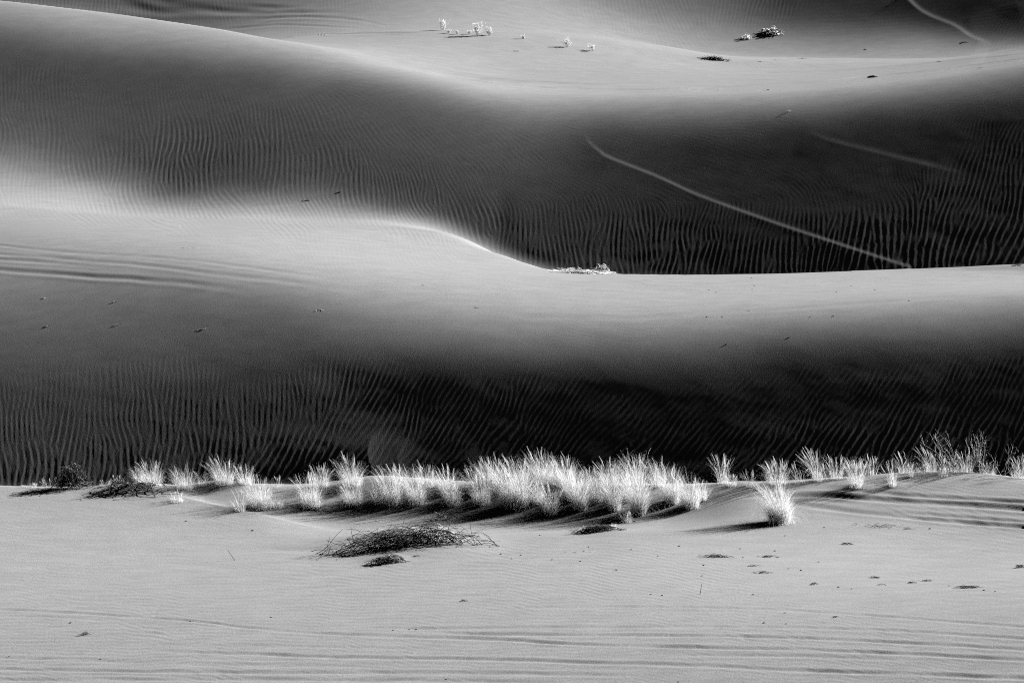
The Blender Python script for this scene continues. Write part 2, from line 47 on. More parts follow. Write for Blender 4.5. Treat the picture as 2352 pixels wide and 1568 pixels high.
-1136,1247,3,0,-1,-2,-7,-7,-10,-25,-31,-30,-31,-26,-23,-20,-15,-11,-6,1,10,23,38,55,81,110,108,-160,3,-1,-13,-81,-151,-241,-148,-28,8,26,38,47,49,55,59,64,70,75,81,87,91,99,105,110,118,-4,-14,-17,-20,-24,-23,-24,-26,-30,-30,-28,-27,-22,-21,-21,-22,-25,-27,-30,-29,-27,-23,-21,-18,-16,-13,-14,-10,-10,-7,-6,-4,-5,-2,-3,-2,-1,-1,0,-1,0,0,0,0,0,0,0,-2,-2,-3,-6,-6,-7,-7,-8,-5,-1,-1,-1,1,0,0,-1,1,0,-1,1,0,0,1,0,0,1,0,1,0,0,-2,1,2,1,1,11,14,18,19,20,24,26,27,31,30,29,26,20,12,0,-7,-8,-11,-13,-13,-12,-13,-13,-11,-10,-10,-7,-7,-5,-4,-2,0,1,4,6,9,11,14,15,18,19,20,22,21,23,23,22,23,21,14,5,-3,-15,-23,-30,-33,-33,-33,-33,-31,-37,-54,-82,-71,-7,-2,-7,-3,2,5,6,6,6,4,6,4,5,4,5,3,3,1,0,-3,-4,-6,-4,-6,-2,-4,-3,-4,-183,-50,-2,57,115,175,32,7,4,12,47,80,101,140,197,257,307,302,248,30,-746,-365,-144,-53,-36,-39,-44,-41,-35,-31,-28,-24,-24,-25,-21,-21,-19,-15,-12,-9,-7,-5,-3,0,
-1110,1222,1,2,-1,-2,-6,-6,-11,-26,-30,-32,-29,-27,-24,-20,-15,-12,-6,-1,7,21,36,54,78,112,129,-160,2,-8,-21,-91,-127,-228,-160,-37,3,26,45,46,50,53,60,63,71,75,81,88,93,100,106,112,119,-3,-13,-15,-19,-21,-24,-23,-28,-31,-32,-30,-28,-25,-24,-24,-26,-28,-33,-34,-31,-29,-22,-20,-16,-15,-12,-12,-9,-7,-6,-5,-4,-4,-2,-1,-2,-1,0,0,0,1,0,0,1,1,1,0,0,-1,-1,-4,-4,-6,-8,-6,-8,-7,-3,-1,0,-1,1,-1,0,0,0,0,0,0,0,1,-1,1,0,1,-2,-1,1,1,2,1,3,13,22,24,27,27,28,31,32,31,31,27,21,14,2,-3,-9,-9,-11,-12,-13,-12,-13,-14,-13,-12,-11,-10,-7,-8,-5,-4,-2,-1,2,3,6,7,11,12,15,17,17,19,21,21,24,22,21,18,10,1,-9,-16,-24,-28,-29,-31,-30,-30,-32,-40,-66,-68,-13,1,-29,-4,5,12,10,7,6,4,5,3,5,4,4,5,5,5,3,1,-2,-3,-9,-12,-8,-6,-3,-3,-4,-185,-73,-6,57,119,184,33,8,5,12,83,97,99,125,167,215,259,268,244,59,-688,-327,-129,-49,-38,-45,-50,-45,-40,-32,-28,-26,-24,-23,-22,-21,-18,-15,-12,-9,-7,-5,-3,0,
-1083,1194,3,1,0,-2,-5,-6,-11,-26,-31,-31,-30,-28,-23,-20,-17,-11,-8,-1,5,17,34,54,74,114,149,-157,5,-15,-33,-98,-106,-223,-171,-45,0,25,55,45,49,52,60,64,71,76,82,88,94,101,107,114,120,-2,-12,-15,-16,-19,-23,-24,-25,-33,-35,-34,-31,-28,-27,-28,-30,-33,-37,-37,-31,-28,-21,-17,-16,-13,-12,-9,-8,-7,-5,-5,-2,-4,-1,-1,-1,-1,1,1,0,2,0,1,2,0,2,1,1,0,0,-2,-2,-4,-6,-6,-7,-9,-7,-5,-2,-2,1,-1,0,-1,1,-1,0,0,0,0,-1,1,-1,-1,-1,2,1,1,2,2,2,17,28,32,34,33,36,35,34,34,28,22,14,6,-1,-5,-9,-11,-11,-12,-12,-14,-12,-15,-13,-14,-12,-11,-9,-9,-7,-5,-4,-3,-1,0,4,4,8,9,11,13,16,16,18,19,20,20,17,14,7,-2,-10,-18,-22,-24,-27,-26,-26,-25,-27,-42,-53,-41,-20,-17,-25,5,23,30,8,4,3,4,3,3,6,3,4,4,4,4,3,3,2,1,-3,-10,-30,-10,-6,-3,-7,-206,-74,-10,55,125,197,35,10,6,24,98,97,110,119,146,180,214,235,227,70,-616,-287,-113,-49,-42,-52,-53,-51,-42,-33,-30,-24,-25,-23,-22,-20,-18,-15,-12,-9,-7,-5,-3,0,
-1056,1168,1,2,1,-2,-3,-8,-9,-28,-32,-30,-29,-29,-23,-21,-17,-11,-8,-4,4,14,31,53,72,115,168,-150,8,-14,-47,-107,-82,-240,-183,-44,3,26,53,46,51,53,60,65,72,76,83,89,96,100,109,115,121,-1,-12,-12,-16,-18,-20,-21,-25,-36,-40,-38,-33,-32,-32,-32,-35,-36,-40,-35,-31,-25,-20,-16,-15,-12,-10,-9,-7,-7,-4,-4,-4,-1,-2,-1,0,0,2,1,1,2,2,2,1,2,1,1,2,0,2,-1,0,-2,-2,-6,-6,-6,-9,-8,-7,-6,-1,0,-1,-1,0,0,0,-1,0,-1,1,-2,0,0,1,0,1,2,1,3,2,20,33,41,40,43,40,41,35,33,23,16,7,2,-3,-7,-9,-11,-11,-13,-13,-13,-13,-14,-13,-14,-14,-11,-12,-10,-8,-7,-6,-4,-4,-1,1,1,5,6,7,11,11,13,14,14,14,14,12,10,3,-2,-9,-16,-18,-21,-20,-22,-20,-23,-31,-31,-34,-27,-23,-19,-8,12,37,13,6,4,6,3,2,3,4,2,1,2,2,3,2,3,4,2,0,-7,-20,-15,-13,-9,-12,-212,-86,-22,51,132,214,37,10,10,34,92,114,119,118,130,152,177,202,201,74,-545,-247,-100,-49,-48,-56,-61,-52,-43,-35,-29,-25,-25,-22,-22,-20,-18,-15,-12,-9,-7,-5,-3,0,
-1029,1141,2,1,2,-2,-3,-6,-11,-28,-31,-31,-30,-27,-25,-20,-17,-12,-9,-4,0,12,28,49,75,118,182,-145,14,-7,-41,-90,-130,-273,-173,-32,9,29,45,49,51,57,61,66,72,78,83,90,95,103,109,115,124,-1,-11,-11,-13,-16,-18,-22,-25,-42,-42,-41,-38,-35,-38,-37,-37,-37,-38,-34,-29,-24,-19,-16,-13,-12,-10,-8,-7,-6,-4,-4,-3,-3,-1,1,-1,2,1,3,2,3,2,2,3,1,1,3,0,2,2,1,2,-1,0,-2,-4,-6,-6,-8,-9,-9,-7,-5,-1,-1,0,-1,-1,1,-2,0,-1,-1,1,0,0,2,0,1,2,1,5,20,40,49,51,53,49,42,35,25,16,8,0,0,-5,-6,-9,-11,-11,-12,-13,-13,-14,-12,-14,-14,-13,-14,-13,-11,-9,-8,-8,-5,-6,-3,-2,-1,1,3,4,6,7,9,8,8,7,6,5,5,1,-3,-7,-12,-13,-14,-15,-15,-16,-22,-16,-18,-19,-18,-16,-9,1,18,8,6,5,6,4,4,4,2,3,1,2,1,2,0,1,1,1,2,-2,-1,-5,-12,-16,-15,-17,-187,-124,-49,49,140,231,40,12,10,28,88,145,130,122,118,127,142,168,176,72,-473,-215,-89,-50,-54,-62,-63,-56,-43,-36,-28,-26,-24,-22,-22,-20,-18,-15,-12,-9,-7,-5,-3,0,
-1001,1114,0,3,1,-1,-2,-6,-11,-29,-32,-30,-30,-27,-25,-21,-16,-12,-9,-7,-1,9,23,47,75,127,188,-142,19,5,-14,-46,-257,-289,-152,-15,15,31,41,48,54,58,63,67,73,78,85,89,97,102,110,117,124,-1,-8,-10,-11,-13,-16,-22,-30,-47,-47,-42,-42,-41,-42,-40,-38,-36,-34,-32,-28,-22,-20,-15,-14,-11,-9,-9,-6,-6,-4,-4,-3,-2,0,-1,2,2,2,2,4,2,4,3,3,1,2,2,1,2,1,3,2,3,0,1,-2,-3,-4,-7,-8,-9,-10,-9,-7,-4,-1,-1,-1,0,-2,0,0,-1,1,0,0,1,1,1,1,3,3,26,45,59,66,69,56,40,22,14,4,1,-2,-3,-5,-5,-9,-8,-11,-12,-11,-13,-13,-13,-14,-13,-15,-13,-13,-12,-11,-9,-10,-7,-7,-6,-5,-4,-3,0,-1,3,1,3,1,1,1,1,0,0,-1,-5,-5,-9,-7,-9,-5,-12,-5,-2,-6,-9,-8,-11,-7,-3,0,3,1,3,5,3,4,5,3,3,3,2,1,2,0,0,0,-1,-2,-1,-2,-2,1,-6,-12,-15,-16,-137,-201,-69,45,150,248,43,12,7,19,80,172,155,131,110,103,110,138,151,68,-407,-187,-83,-52,-60,-66,-67,-57,-44,-36,-28,-25,-23,-23,-22,-20,-18,-15,-12,-9,-7,-5,-3,0,
-972,1085,1,2,1,0,-2,-5,-11,-30,-32,-31,-29,-27,-25,-21,-17,-12,-9,-7,-2,5,21,43,76,129,188,-136,23,15,3,-50,-275,-311,-147,-12,19,31,40,47,54,60,63,68,75,78,85,90,97,103,109,118,125,1,-8,-7,-10,-11,-13,-23,-35,-50,-53,-48,-46,-44,-45,-41,-37,-35,-31,-29,-26,-22,-19,-16,-12,-13,-8,-9,-6,-6,-5,-3,-3,-1,-1,2,0,3,2,3,3,4,4,3,4,2,3,1,1,2,1,3,3,3,4,1,2,-1,-3,-3,-6,-8,-9,-11,-11,-7,-6,-6,-10,-2,1,1,0,1,1,1,2,1,1,3,2,2,10,39,56,71,81,80,48,22,8,1,-2,-2,-3,-4,-5,-5,-8,-7,-9,-9,-11,-11,-14,-12,-14,-13,-14,-13,-15,-14,-13,-13,-10,-11,-10,-9,-10,-7,-7,-5,-5,-2,-2,-3,-1,-1,-3,-2,-3,-4,-5,-4,-4,-4,-4,-1,-1,6,10,3,1,-2,-2,-4,-4,-1,-3,-1,0,1,2,2,3,3,4,2,3,3,1,2,1,0,-1,-1,-3,-3,-5,-3,-2,-5,-9,-10,-14,-89,-262,-94,43,156,262,46,11,5,13,63,188,178,152,111,85,88,110,127,59,-348,-165,-79,-56,-65,-71,-69,-58,-46,-34,-28,-25,-24,-22,-21,-21,-18,-15,-12,-9,-7,-5,-3,0,
-942,1055,1,2,2,-1,0,-5,-12,-30,-32,-32,-28,-28,-24,-21,-17,-13,-9,-6,-3,3,19,39,75,127,182,-127,26,20,2,-84,-212,-312,-164,-17,15,30,38,48,53,59,65,69,75,78,86,90,97,104,109,118,124,2,-5,-5,-8,-10,-13,-20,-39,-57,-58,-55,-50,-47,-45,-41,-37,-32,-29,-27,-23,-21,-18,-16,-13,-12,-9,-8,-7,-6,-5,-3,-2,-2,1,0,2,1,3,2,4,4,4,5,5,3,3,2,0,2,0,2,4,4,4,5,3,2,0,-2,-2,-5,-8,-9,-14,-14,-7,-31,-14,3,1,2,1,1,3,1,3,3,3,3,2,5,34,65,81,90,84,57,18,3,-4,-3,-3,-4,-4,-4,-6,-5,-6,-6,-7,-7,-9,-11,-12,-13,-13,-14,-14,-16,-17,-16,-17,-16,-16,-15,-15,-14,-13,-9,-10,-6,-7,-4,-4,-3,-2,-3,-3,-3,-5,-5,-7,-9,-8,4,8,18,10,12,6,6,4,2,2,0,1,-2,-1,-1,0,-1,0,2,2,1,3,3,2,3,2,1,3,0,1,-2,-1,-4,-5,-8,-10,-7,-9,-7,-12,-56,-296,-112,37,158,274,46,11,5,11,47,170,204,181,121,81,75,89,103,47,-300,-146,-77,-62,-70,-77,-71,-60,-45,-35,-28,-25,-22,-23,-22,-19,-19,-15,-12,-9,-7,-5,-3,0,
-911,1025,0,2,2,0,0,-4,-13,-30,-33,-31,-30,-26,-24,-22,-17,-12,-9,-6,-3,4,14,37,72,122,173,-115,26,21,-2,-104,-170,-290,-174,-29,12,27,37,47,53,59,64,70,74,79,86,91,96,104,110,118,123,2,-3,-4,-4,-8,-13,-19,-44,-62,-66,-58,-54,-50,-46,-41,-35,-30,-26,-25,-21,-19,-17,-16,-12,-13,-9,-8,-8,-5,-5,-3,-2,-1,-1,1,1,1,2,2,4,4,5,5,5,6,4,2,2,0,0,1,1,5,5,7,6,4,1,1,1,-3,-5,-5,-8,-63,-38,-10,-9,0,3,10,10,8,9,4,4,0,0,0,3,29,78,95,99,94,55,17,-1,-8,-10,-7,-8,-5,-4,-4,-6,-6,-4,-6,-5,-6,-8,-10,-11,-13,-15,-17,-17,-20,-19,-24,-21,-23,-18,-19,-16,-15,-12,-10,-8,-7,-5,-5,-3,-3,-2,-3,-3,-1,-4,-3,-11,-39,-6,34,49,16,7,3,5,5,5,4,5,3,3,0,2,-1,0,0,0,1,1,2,1,2,2,3,2,3,2,2,1,2,-2,-1,-5,-11,-21,-11,-9,-9,-10,-42,-306,-119,27,154,282,49,10,4,10,32,126,244,199,138,90,77,76,79,34,-258,-134,-77,-68,-78,-83,-75,-61,-47,-34,-28,-24,-22,-23,-22,-20,-17,-16,-12,-9,-7,-5,-3,0,
-879,993,1,1,2,1,0,-3,-14,-30,-34,-31,-30,-26,-24,-22,-17,-12,-9,-3,-3,2,15,32,68,115,163,-103,28,18,-6,-109,-152,-264,-178,-34,5,25,38,46,53,57,64,69,75,79,86,90,97,104,110,116,124,1,-1,-3,-2,-4,-12,-20,-49,-69,-69,-63,-57,-53,-47,-39,-35,-27,-25,-22,-19,-17,-16,-14,-13,-11,-11,-8,-7,-6,-4,-3,-3,-1,-1,0,0,1,2,2,2,4,5,5,7,7,5,5,3,0,-1,-1,-2,3,6,8,8,8,2,-3,0,13,-28,-3,-28,-67,-75,-42,8,28,31,31,23,19,2,1,0,-1,1,7,36,88,125,116,84,40,3,-9,-9,-10,-11,-12,-8,-8,-6,-6,-4,-6,-5,-5,-5,-7,-8,-8,-13,-14,-20,-22,-23,-24,-27,-27,-24,-22,-19,-18,-17,-13,-13,-7,-6,-4,-2,-2,-1,-2,0,-1,-2,0,-4,-11,-65,-31,31,102,46,-2,-3,-2,2,2,4,6,4,6,4,2,4,1,1,1,1,1,1,1,1,2,2,3,2,4,2,3,2,3,0,-1,-5,-11,-24,-15,-12,-11,-11,-45,-297,-116,7,144,293,50,11,3,6,16,86,270,207,158,114,90,72,62,19,-221,-121,-82,-78,-88,-90,-81,-64,-47,-35,-26,-25,-22,-22,-22,-20,-17,-16,-12,-9,-7,-5,-3,0,
-846,961,1,0,2,2,0,-3,-14,-31,-34,-31,-30,-25,-26,-21,-18,-12,-7,-3,-1,4,11,31,61,109,153,-89,25,17,-9,-114,-132,-252,-176,-39,3,24,39,47,51,56,63,68,75,79,86,91,96,104,108,117,123,2,-2,-1,0,-3,-9,-22,-52,-74,-75,-65,-61,-54,-48,-39,-33,-27,-23,-18,-18,-15,-14,-13,-13,-10,-11,-7,-8,-5,-5,-4,-3,-2,-1,0,-1,0,2,1,2,3,4,6,6,7,9,6,7,1,0,-3,-6,-3,4,9,7,6,20,-45,-24,-6,-5,37,-58,-96,-57,-23,10,35,55,68,10,1,1,-1,1,1,16,58,102,156,141,68,5,-12,-12,-15,-14,-13,-11,-10,-11,-10,-8,-8,-5,-5,-5,-7,-6,-9,-10,-10,-16,-22,-27,-29,-28,-29,-25,-23,-21,-19,-16,-14,-14,-12,-11,-3,-2,-1,-1,-1,-1,-1,0,-2,-1,-5,-14,-99,-44,54,120,74,-1,-7,-7,-5,-1,1,4,4,5,7,4,6,4,3,4,2,2,2,1,1,2,1,2,3,3,2,4,3,3,1,2,0,-6,-11,-20,-15,-13,-14,-16,-52,-262,-134,-25,136,309,53,10,4,4,7,49,254,221,187,139,109,82,57,5,-184,-109,-90,-95,-101,-102,-86,-68,-47,-35,-27,-24,-21,-23,-21,-20,-17,-16,-12,-9,-7,-5,-3,0,
-811,927,0,1,1,2,1,-3,-14,-32,-34,-31,-30,-26,-25,-23,-17,-12,-6,-2,1,4,13,27,56,100,146,-79,26,16,-10,-111,-132,-244,-170,-40,2,21,48,43,50,55,62,68,74,80,85,92,97,102,108,114,123,3,-1,-1,0,-1,-7,-23,-56,-77,-78,-69,-63,-56,-48,-39,-33,-26,-20,-17,-16,-13,-12,-12,-11,-11,-9,-8,-6,-8,-5,-4,-3,-3,-2,-1,0,-1,1,1,1,3,2,5,5,9,8,10,9,6,1,-3,-7,-13,-9,23,-27,-52,-30,-51,80,56,-6,-42,-50,-52,-39,-20,6,40,106,18,2,1,0,0,6,28,73,129,189,129,44,-3,-16,-19,-19,-17,-17,-13,-12,-12,-12,-10,-11,-7,-8,-7,-7,-9,-9,-11,-13,-17,-23,-31,-33,-32,-30,-27,-22,-19,-14,-12,-9,-7,-9,-8,-10,-3,-2,0,-1,-1,-1,0,-2,0,-4,-12,-94,-81,30,196,54,-14,-20,-3,1,0,2,1,4,4,6,5,7,6,5,6,5,5,2,3,2,2,1,3,1,3,2,4,3,3,3,3,0,-1,-4,-10,-15,-12,-12,-16,-17,-40,-225,-207,-51,139,332,57,11,5,3,7,30,182,238,221,165,129,108,66,-8,-131,-104,-109,-116,-119,-114,-95,-70,-49,-35,-26,-24,-21,-22,-21,-21,-16,-16,-12,-9,-7,-5,-3,0,
-775,892,0,0,2,1,2,-3,-15,-32,-35,-31,-29,-27,-25,-23,-18,-12,-5,-2,4,8,13,25,49,92,139,-69,25,18,-8,-105,-144,-240,-164,-35,2,22,46,45,48,55,62,67,75,80,85,92,97,102,107,113,120,4,-1,1,1,-2,-5,-24,-62,-78,-78,-72,-65,-58,-49,-41,-32,-23,-18,-16,-13,-12,-12,-10,-9,-10,-9,-7,-8,-7,-6,-5,-4,-3,-3,-1,0,-1,0,1,0,1,2,4,3,8,7,10,12,10,0,-9,-9,-25,-58,-8,-111,7,22,39,55,20,-1,-18,-27,-30,-26,-14,7,39,79,5,1,2,3,14,36,78,147,206,122,10,-4,-2,-17,-20,-19,-20,-18,-14,-14,-13,-13,-11,-11,-11,-10,-10,-11,-12,-14,-16,-19,-23,-29,-31,-33,-31,-28,-23,-20,-15,-10,-9,-5,-3,-4,-3,-6,-4,-3,0,-2,0,-1,-1,-1,-1,-1,-28,-29,-4,25,35,16,2,3,7,5,6,4,4,5,5,5,6,6,7,7,7,5,6,4,3,2,3,3,1,3,3,3,4,3,3,4,3,0,0,-4,-8,-7,-11,-11,-13,-18,7,-228,-300,-69,146,362,62,14,4,6,8,23,87,268,228,188,152,143,98,-11,-62,-121,-134,-141,-140,-128,-102,-75,-50,-35,-26,-22,-23,-20,-22,-19,-18,-15,-12,-9,-7,-5,-3,0,
-738,857,-2,1,1,1,3,-3,-16,-33,-35,-31,-28,-28,-26,-23,-18,-12,-6,1,5,12,15,24,42,83,133,-60,25,19,-7,-100,-150,-243,-156,-32,5,24,40,44,50,55,62,67,75,81,85,93,98,101,106,110,117,5,1,0,3,-1,-6,-26,-66,-79,-75,-75,-68,-61,-51,-41,-29,-22,-17,-13,-12,-11,-10,-9,-9,-9,-7,-7,-9,-7,-7,-6,-5,-4,-2,-2,0,-1,0,0,0,0,2,1,2,5,6,5,2,-10,-2,-56,-92,-106,-4,94,39,16,12,18,18,12,10,12,-8,-17,-19,-9,6,25,36,9,9,9,21,39,78,133,206,117,8,-5,-2,-3,-11,-17,-19,-19,-18,-18,-15,-16,-12,-12,-13,-14,-14,-15,-16,-17,-19,-22,-24,-26,-29,-30,-29,-28,-24,-21,-16,-14,-9,-6,-5,-2,-1,0,-2,-2,-2,-2,0,0,-2,-1,-1,-3,-2,-4,0,6,-1,0,2,2,4,3,6,7,5,7,5,7,5,6,7,6,7,6,7,4,6,3,3,4,2,4,3,3,4,4,5,3,4,3,3,0,-1,-7,-5,-7,-9,-11,-15,61,-250,-375,-96,151,395,67,16,6,6,7,15,48,238,236,204,175,181,143,27,-23,-144,-160,-170,-164,-141,-109,-79,-50,-36,-25,-23,-21,-21,-22,-18,-18,-15,-12,-9,-7,-5,-3,0,
-699,818,-1,1,0,2,2,-1,-19,-34,-34,-31,-30,-26,-26,-24,-18,-13,-4,0,9,14,19,23,37,72,126,-51,26,18,-5,-97,-153,-242,-153,-29,7,24,36,45,49,57,62,67,75,80,88,92,99,103,105,107,111,7,2,1,2,0,-5,-29,-67,-79,-77,-77,-70,-63,-52,-40,-28,-22,-14,-13,-10,-9,-8,-9,-9,-6,-9,-6,-9,-8,-7,-6,-7,-4,-2,-3,0,-1,0,0,0,0,0,0,1,1,3,-2,-60,-55,-45,-110,-97,-34,54,235,65,9,0,-2,1,3,15,47,-2,-12,-13,-5,1,13,15,14,18,26,41,66,106,189,117,25,0,-1,-1,-2,-7,-13,-16,-17,-19,-19,-16,-17,-14,-16,-14,-18,-18,-20,-21,-23,-26,-25,-26,-29,-26,-28,-25,-24,-21,-17,-15,-12,-7,-7,-3,-3,0,0,0,-2,1,-1,0,0,0,0,-1,-1,-1,2,12,-1,-5,-2,-2,0,1,0,2,2,6,5,7,6,6,6,6,7,6,5,7,5,5,4,5,3,5,3,5,3,5,4,5,4,5,4,3,2,-2,-6,-3,-3,-5,-8,-13,112,-269,-434,-130,153,424,74,17,6,7,7,10,38,144,308,203,187,209,195,81,-4,-152,-200,-203,-183,-153,-117,-79,-53,-35,-25,-23,-21,-21,-21,-19,-17,-15,-12,-9,-8,-3,-4,0,
-660,780,-1,0,1,2,1,-1,-20,-34,-35,-32,-28,-27,-27,-23,-18,-11,-6,1,11,17,22,23,34,63,116,-44,26,19,-4,-94,-152,-244,-149,-28,9,23,36,44,50,56,62,68,74,81,87,94,100,105,106,106,101,8,3,2,2,1,-5,-31,-65,-81,-80,-78,-74,-64,-53,-38,-28,-19,-15,-10,-8,-9,-7,-6,-8,-7,-8,-7,-8,-9,-7,-8,-7,-5,-3,-2,-1,0,1,-1,-1,1,-1,0,0,-1,-2,-72,-108,-64,-94,-77,-30,26,133,137,85,38,13,3,3,9,18,27,11,1,-3,-2,3,7,14,18,28,42,61,90,119,144,31,15,6,1,-2,0,-4,-8,-11,-16,-18,-17,-17,-17,-18,-18,-19,-20,-24,-25,-27,-29,-30,-28,-29,-28,-25,-25,-22,-20,-18,-16,-12,-9,-8,-5,-2,-1,-1,0,0,0,0,0,0,0,0,0,0,0,2,13,6,-4,-4,-5,-2,0,0,-1,1,1,1,3,6,5,7,5,5,7,5,5,6,5,6,4,5,5,4,5,5,5,4,5,5,4,5,4,4,2,-2,-6,1,0,-1,-5,-10,153,-272,-487,-161,149,450,78,17,7,7,5,8,21,90,347,223,201,229,246,120,27,-185,-243,-230,-197,-161,-119,-83,-53,-36,-25,-23,-21,-21,-20,-20,-16,-15,-12,-9,-8,-3,-4,0,
-620,742,-2,-1,2,0,3,-1,-23,-34,-36,-32,-28,-28,-24,-24,-17,-12,-5,3,10,21,23,27,31,54,104,-36,24,21,-4,-91,-151,-242,-148,-27,9,24,37,43,49,57,61,69,73,81,87,94,101,108,111,106,88,6,6,2,3,1,-3,-32,-67,-79,-83,-80,-79,-68,-51,-37,-26,-18,-12,-9,-8,-6,-6,-5,-6,-7,-7,-7,-9,-8,-9,-9,-7,-7,-5,0,0,-1,1,-1,0,0,0,-1,1,-3,-52,-129,-111,-91,-68,-14,21,58,97,99,80,53,33,20,14,16,17,19,14,10,6,5,7,12,17,25,37,50,70,92,118,76,12,9,6,1,1,0,-1,-4,-8,-12,-14,-16,-15,-18,-19,-22,-24,-25,-29,-30,-34,-34,-33,-32,-30,-28,-24,-22,-21,-17,-16,-12,-11,-7,-6,-2,-1,0,-1,-1,1,-1,1,0,1,-1,2,-1,1,2,7,7,2,-1,-2,-4,-2,-2,0,0,-1,1,1,1,3,3,6,4,6,4,6,4,5,5,5,5,5,5,4,5,6,4,5,4,5,4,4,6,2,3,-3,-1,4,4,2,-2,-8,182,-260,-532,-190,147,467,81,17,6,4,5,6,17,75,272,325,236,240,299,140,50,-268,-272,-241,-202,-163,-122,-84,-55,-36,-26,-23,-21,-21,-20,-19,-16,-15,-12,-10,-6,-4,-4,0,
-578,700,-1,0,-1,3,0,1,-26,-36,-35,-33,-28,-27,-24,-22,-17,-12,-5,3,12,21,27,30,31,48,90,-32,24,21,-3,-89,-150,-238,-148,-25,8,24,38,44,49,56,61,67,75,79,88,93,101,109,117,121,62,6,5,6,2,3,-4,-32,-66,-77,-86,-85,-84,-69,-52,-34,-24,-16,-13,-7,-6,-4,-4,-4,-5,-5,-7,-7,-9,-8,-10,-9,-10,-7,-6,0,-1,1,-1,0,0,0,0,-1,-2,-10,-120,-132,-142,-86,-2,24,42,59,73,78,70,58,44,33,26,22,21,19,17,15,13,13,15,17,23,33,42,53,69,83,106,16,16,11,4,3,1,2,0,-2,-4,-8,-11,-11,-13,-16,-22,-25,-28,-32,-34,-38,-38,-39,-37,-33,-32,-27,-24,-21,-18,-16,-13,-10,-9,-4,-1,-2,-1,0,0,-1,0,0,1,0,0,2,1,1,1,2,8,2,1,1,-1,-1,-2,-1,-1,-1,0,0,0,1,1,3,2,5,3,4,4,5,4,4,5,4,5,4,5,4,5,4,3,4,3,5,4,5,3,4,-1,3,8,7,5,1,-8,198,-236,-572,-207,148,474,80,15,5,3,2,4,12,45,196,487,262,253,341,155,36,-363,-292,-241,-200,-163,-122,-86,-57,-36,-27,-22,-22,-21,-19,-19,-17,-14,-12,-10,-6,-4,-4,0,
-536,660,-2,-1,1,1,1,-1,-27,-38,-36,-32,-29,-26,-23,-21,-17,-11,-5,3,12,23,30,34,33,44,76,-31,24,20,-2,-90,-145,-235,-146,-26,8,24,41,42,50,55,61,66,74,81,86,93,102,108,118,151,24,9,5,5,5,4,-6,-30,-64,-77,-87,-89,-85,-71,-53,-35,-24,-15,-11,-7,-4,-3,-2,-2,-4,-4,-5,-7,-8,-9,-9,-11,-10,-9,-7,-1,-1,0,0,0,0,0,0,-1,-1,-75,-122,-158,-144,-22,28,38,47,54,61,64,62,55,48,41,34,29,26,22,22,20,20,18,22,25,29,37,45,54,65,69,67,8,8,11,8,4,3,3,0,1,-3,-3,-7,-8,-10,-16,-22,-27,-33,-38,-40,-44,-43,-41,-39,-36,-32,-26,-24,-19,-17,-13,-12,-8,-3,-3,0,-2,0,0,-1,-1,1,0,0,1,0,1,1,1,2,2,3,2,1,2,1,0,0,-1,0,-1,-1,1,-1,1,1,1,1,3,3,3,2,5,3,4,3,4,4,4,3,4,4,3,3,4,3,3,4,5,3,4,3,7,12,8,8,1,-6,196,-205,-602,-201,150,465,77,13,2,1,0,0,5,25,159,582,315,273,367,172,4,-439,-316,-242,-196,-159,-123,-87,-57,-38,-27,-24,-20,-21,-21,-17,-17,-14,-12,-10,-6,-4,-4,0,
-492,617,-1,-2,0,1,2,-3,-29,-39,-37,-33,-28,-26,-21,-21,-16,-11,-5,3,13,24,34,36,38,42,66,-34,22,19,-1,-91,-143,-230,-145,-25,7,25,41,43,49,55,60,67,73,80,88,94,102,112,127,145,3,11,10,5,5,5,-7,-28,-60,-80,-86,-90,-85,-72,-55,-37,-26,-16,-9,-6,-4,-1,-1,-1,-1,-3,-4,-6,-6,-9,-10,-9,-12,-11,-8,-3,-1,0,0,0,-1,1,-1,-1,-37,-96,-133,-186,-83,18,42,44,44,49,52,54,55,51,50,43,38,36,30,28,26,26,24,26,27,30,34,40,43,51,57,60,36,6,7,6,9,6,6,3,2,0,1,-1,-2,-6,-8,-15,-21,-29,-37,-44,-47,-47,-46,-44,-40,-36,-32,-28,-22,-18,-15,-13,-8,-4,-1,-2,-1,0,-2,0,0,0,-1,1,0,0,1,0,1,1,1,1,2,2,1,2,0,2,1,0,0,0,0,0,0,1,-1,2,0,2,1,3,1,3,3,3,3,3,3,3,3,2,4,2,3,3,4,2,5,3,3,5,6,12,13,10,7,3,-7,176,-178,-599,-175,146,440,71,10,1,-2,-2,-2,-1,21,140,616,365,318,377,186,-18,-500,-341,-245,-194,-157,-123,-87,-57,-40,-27,-24,-22,-19,-21,-18,-16,-15,-10,-11,-6,-4,-4,0,
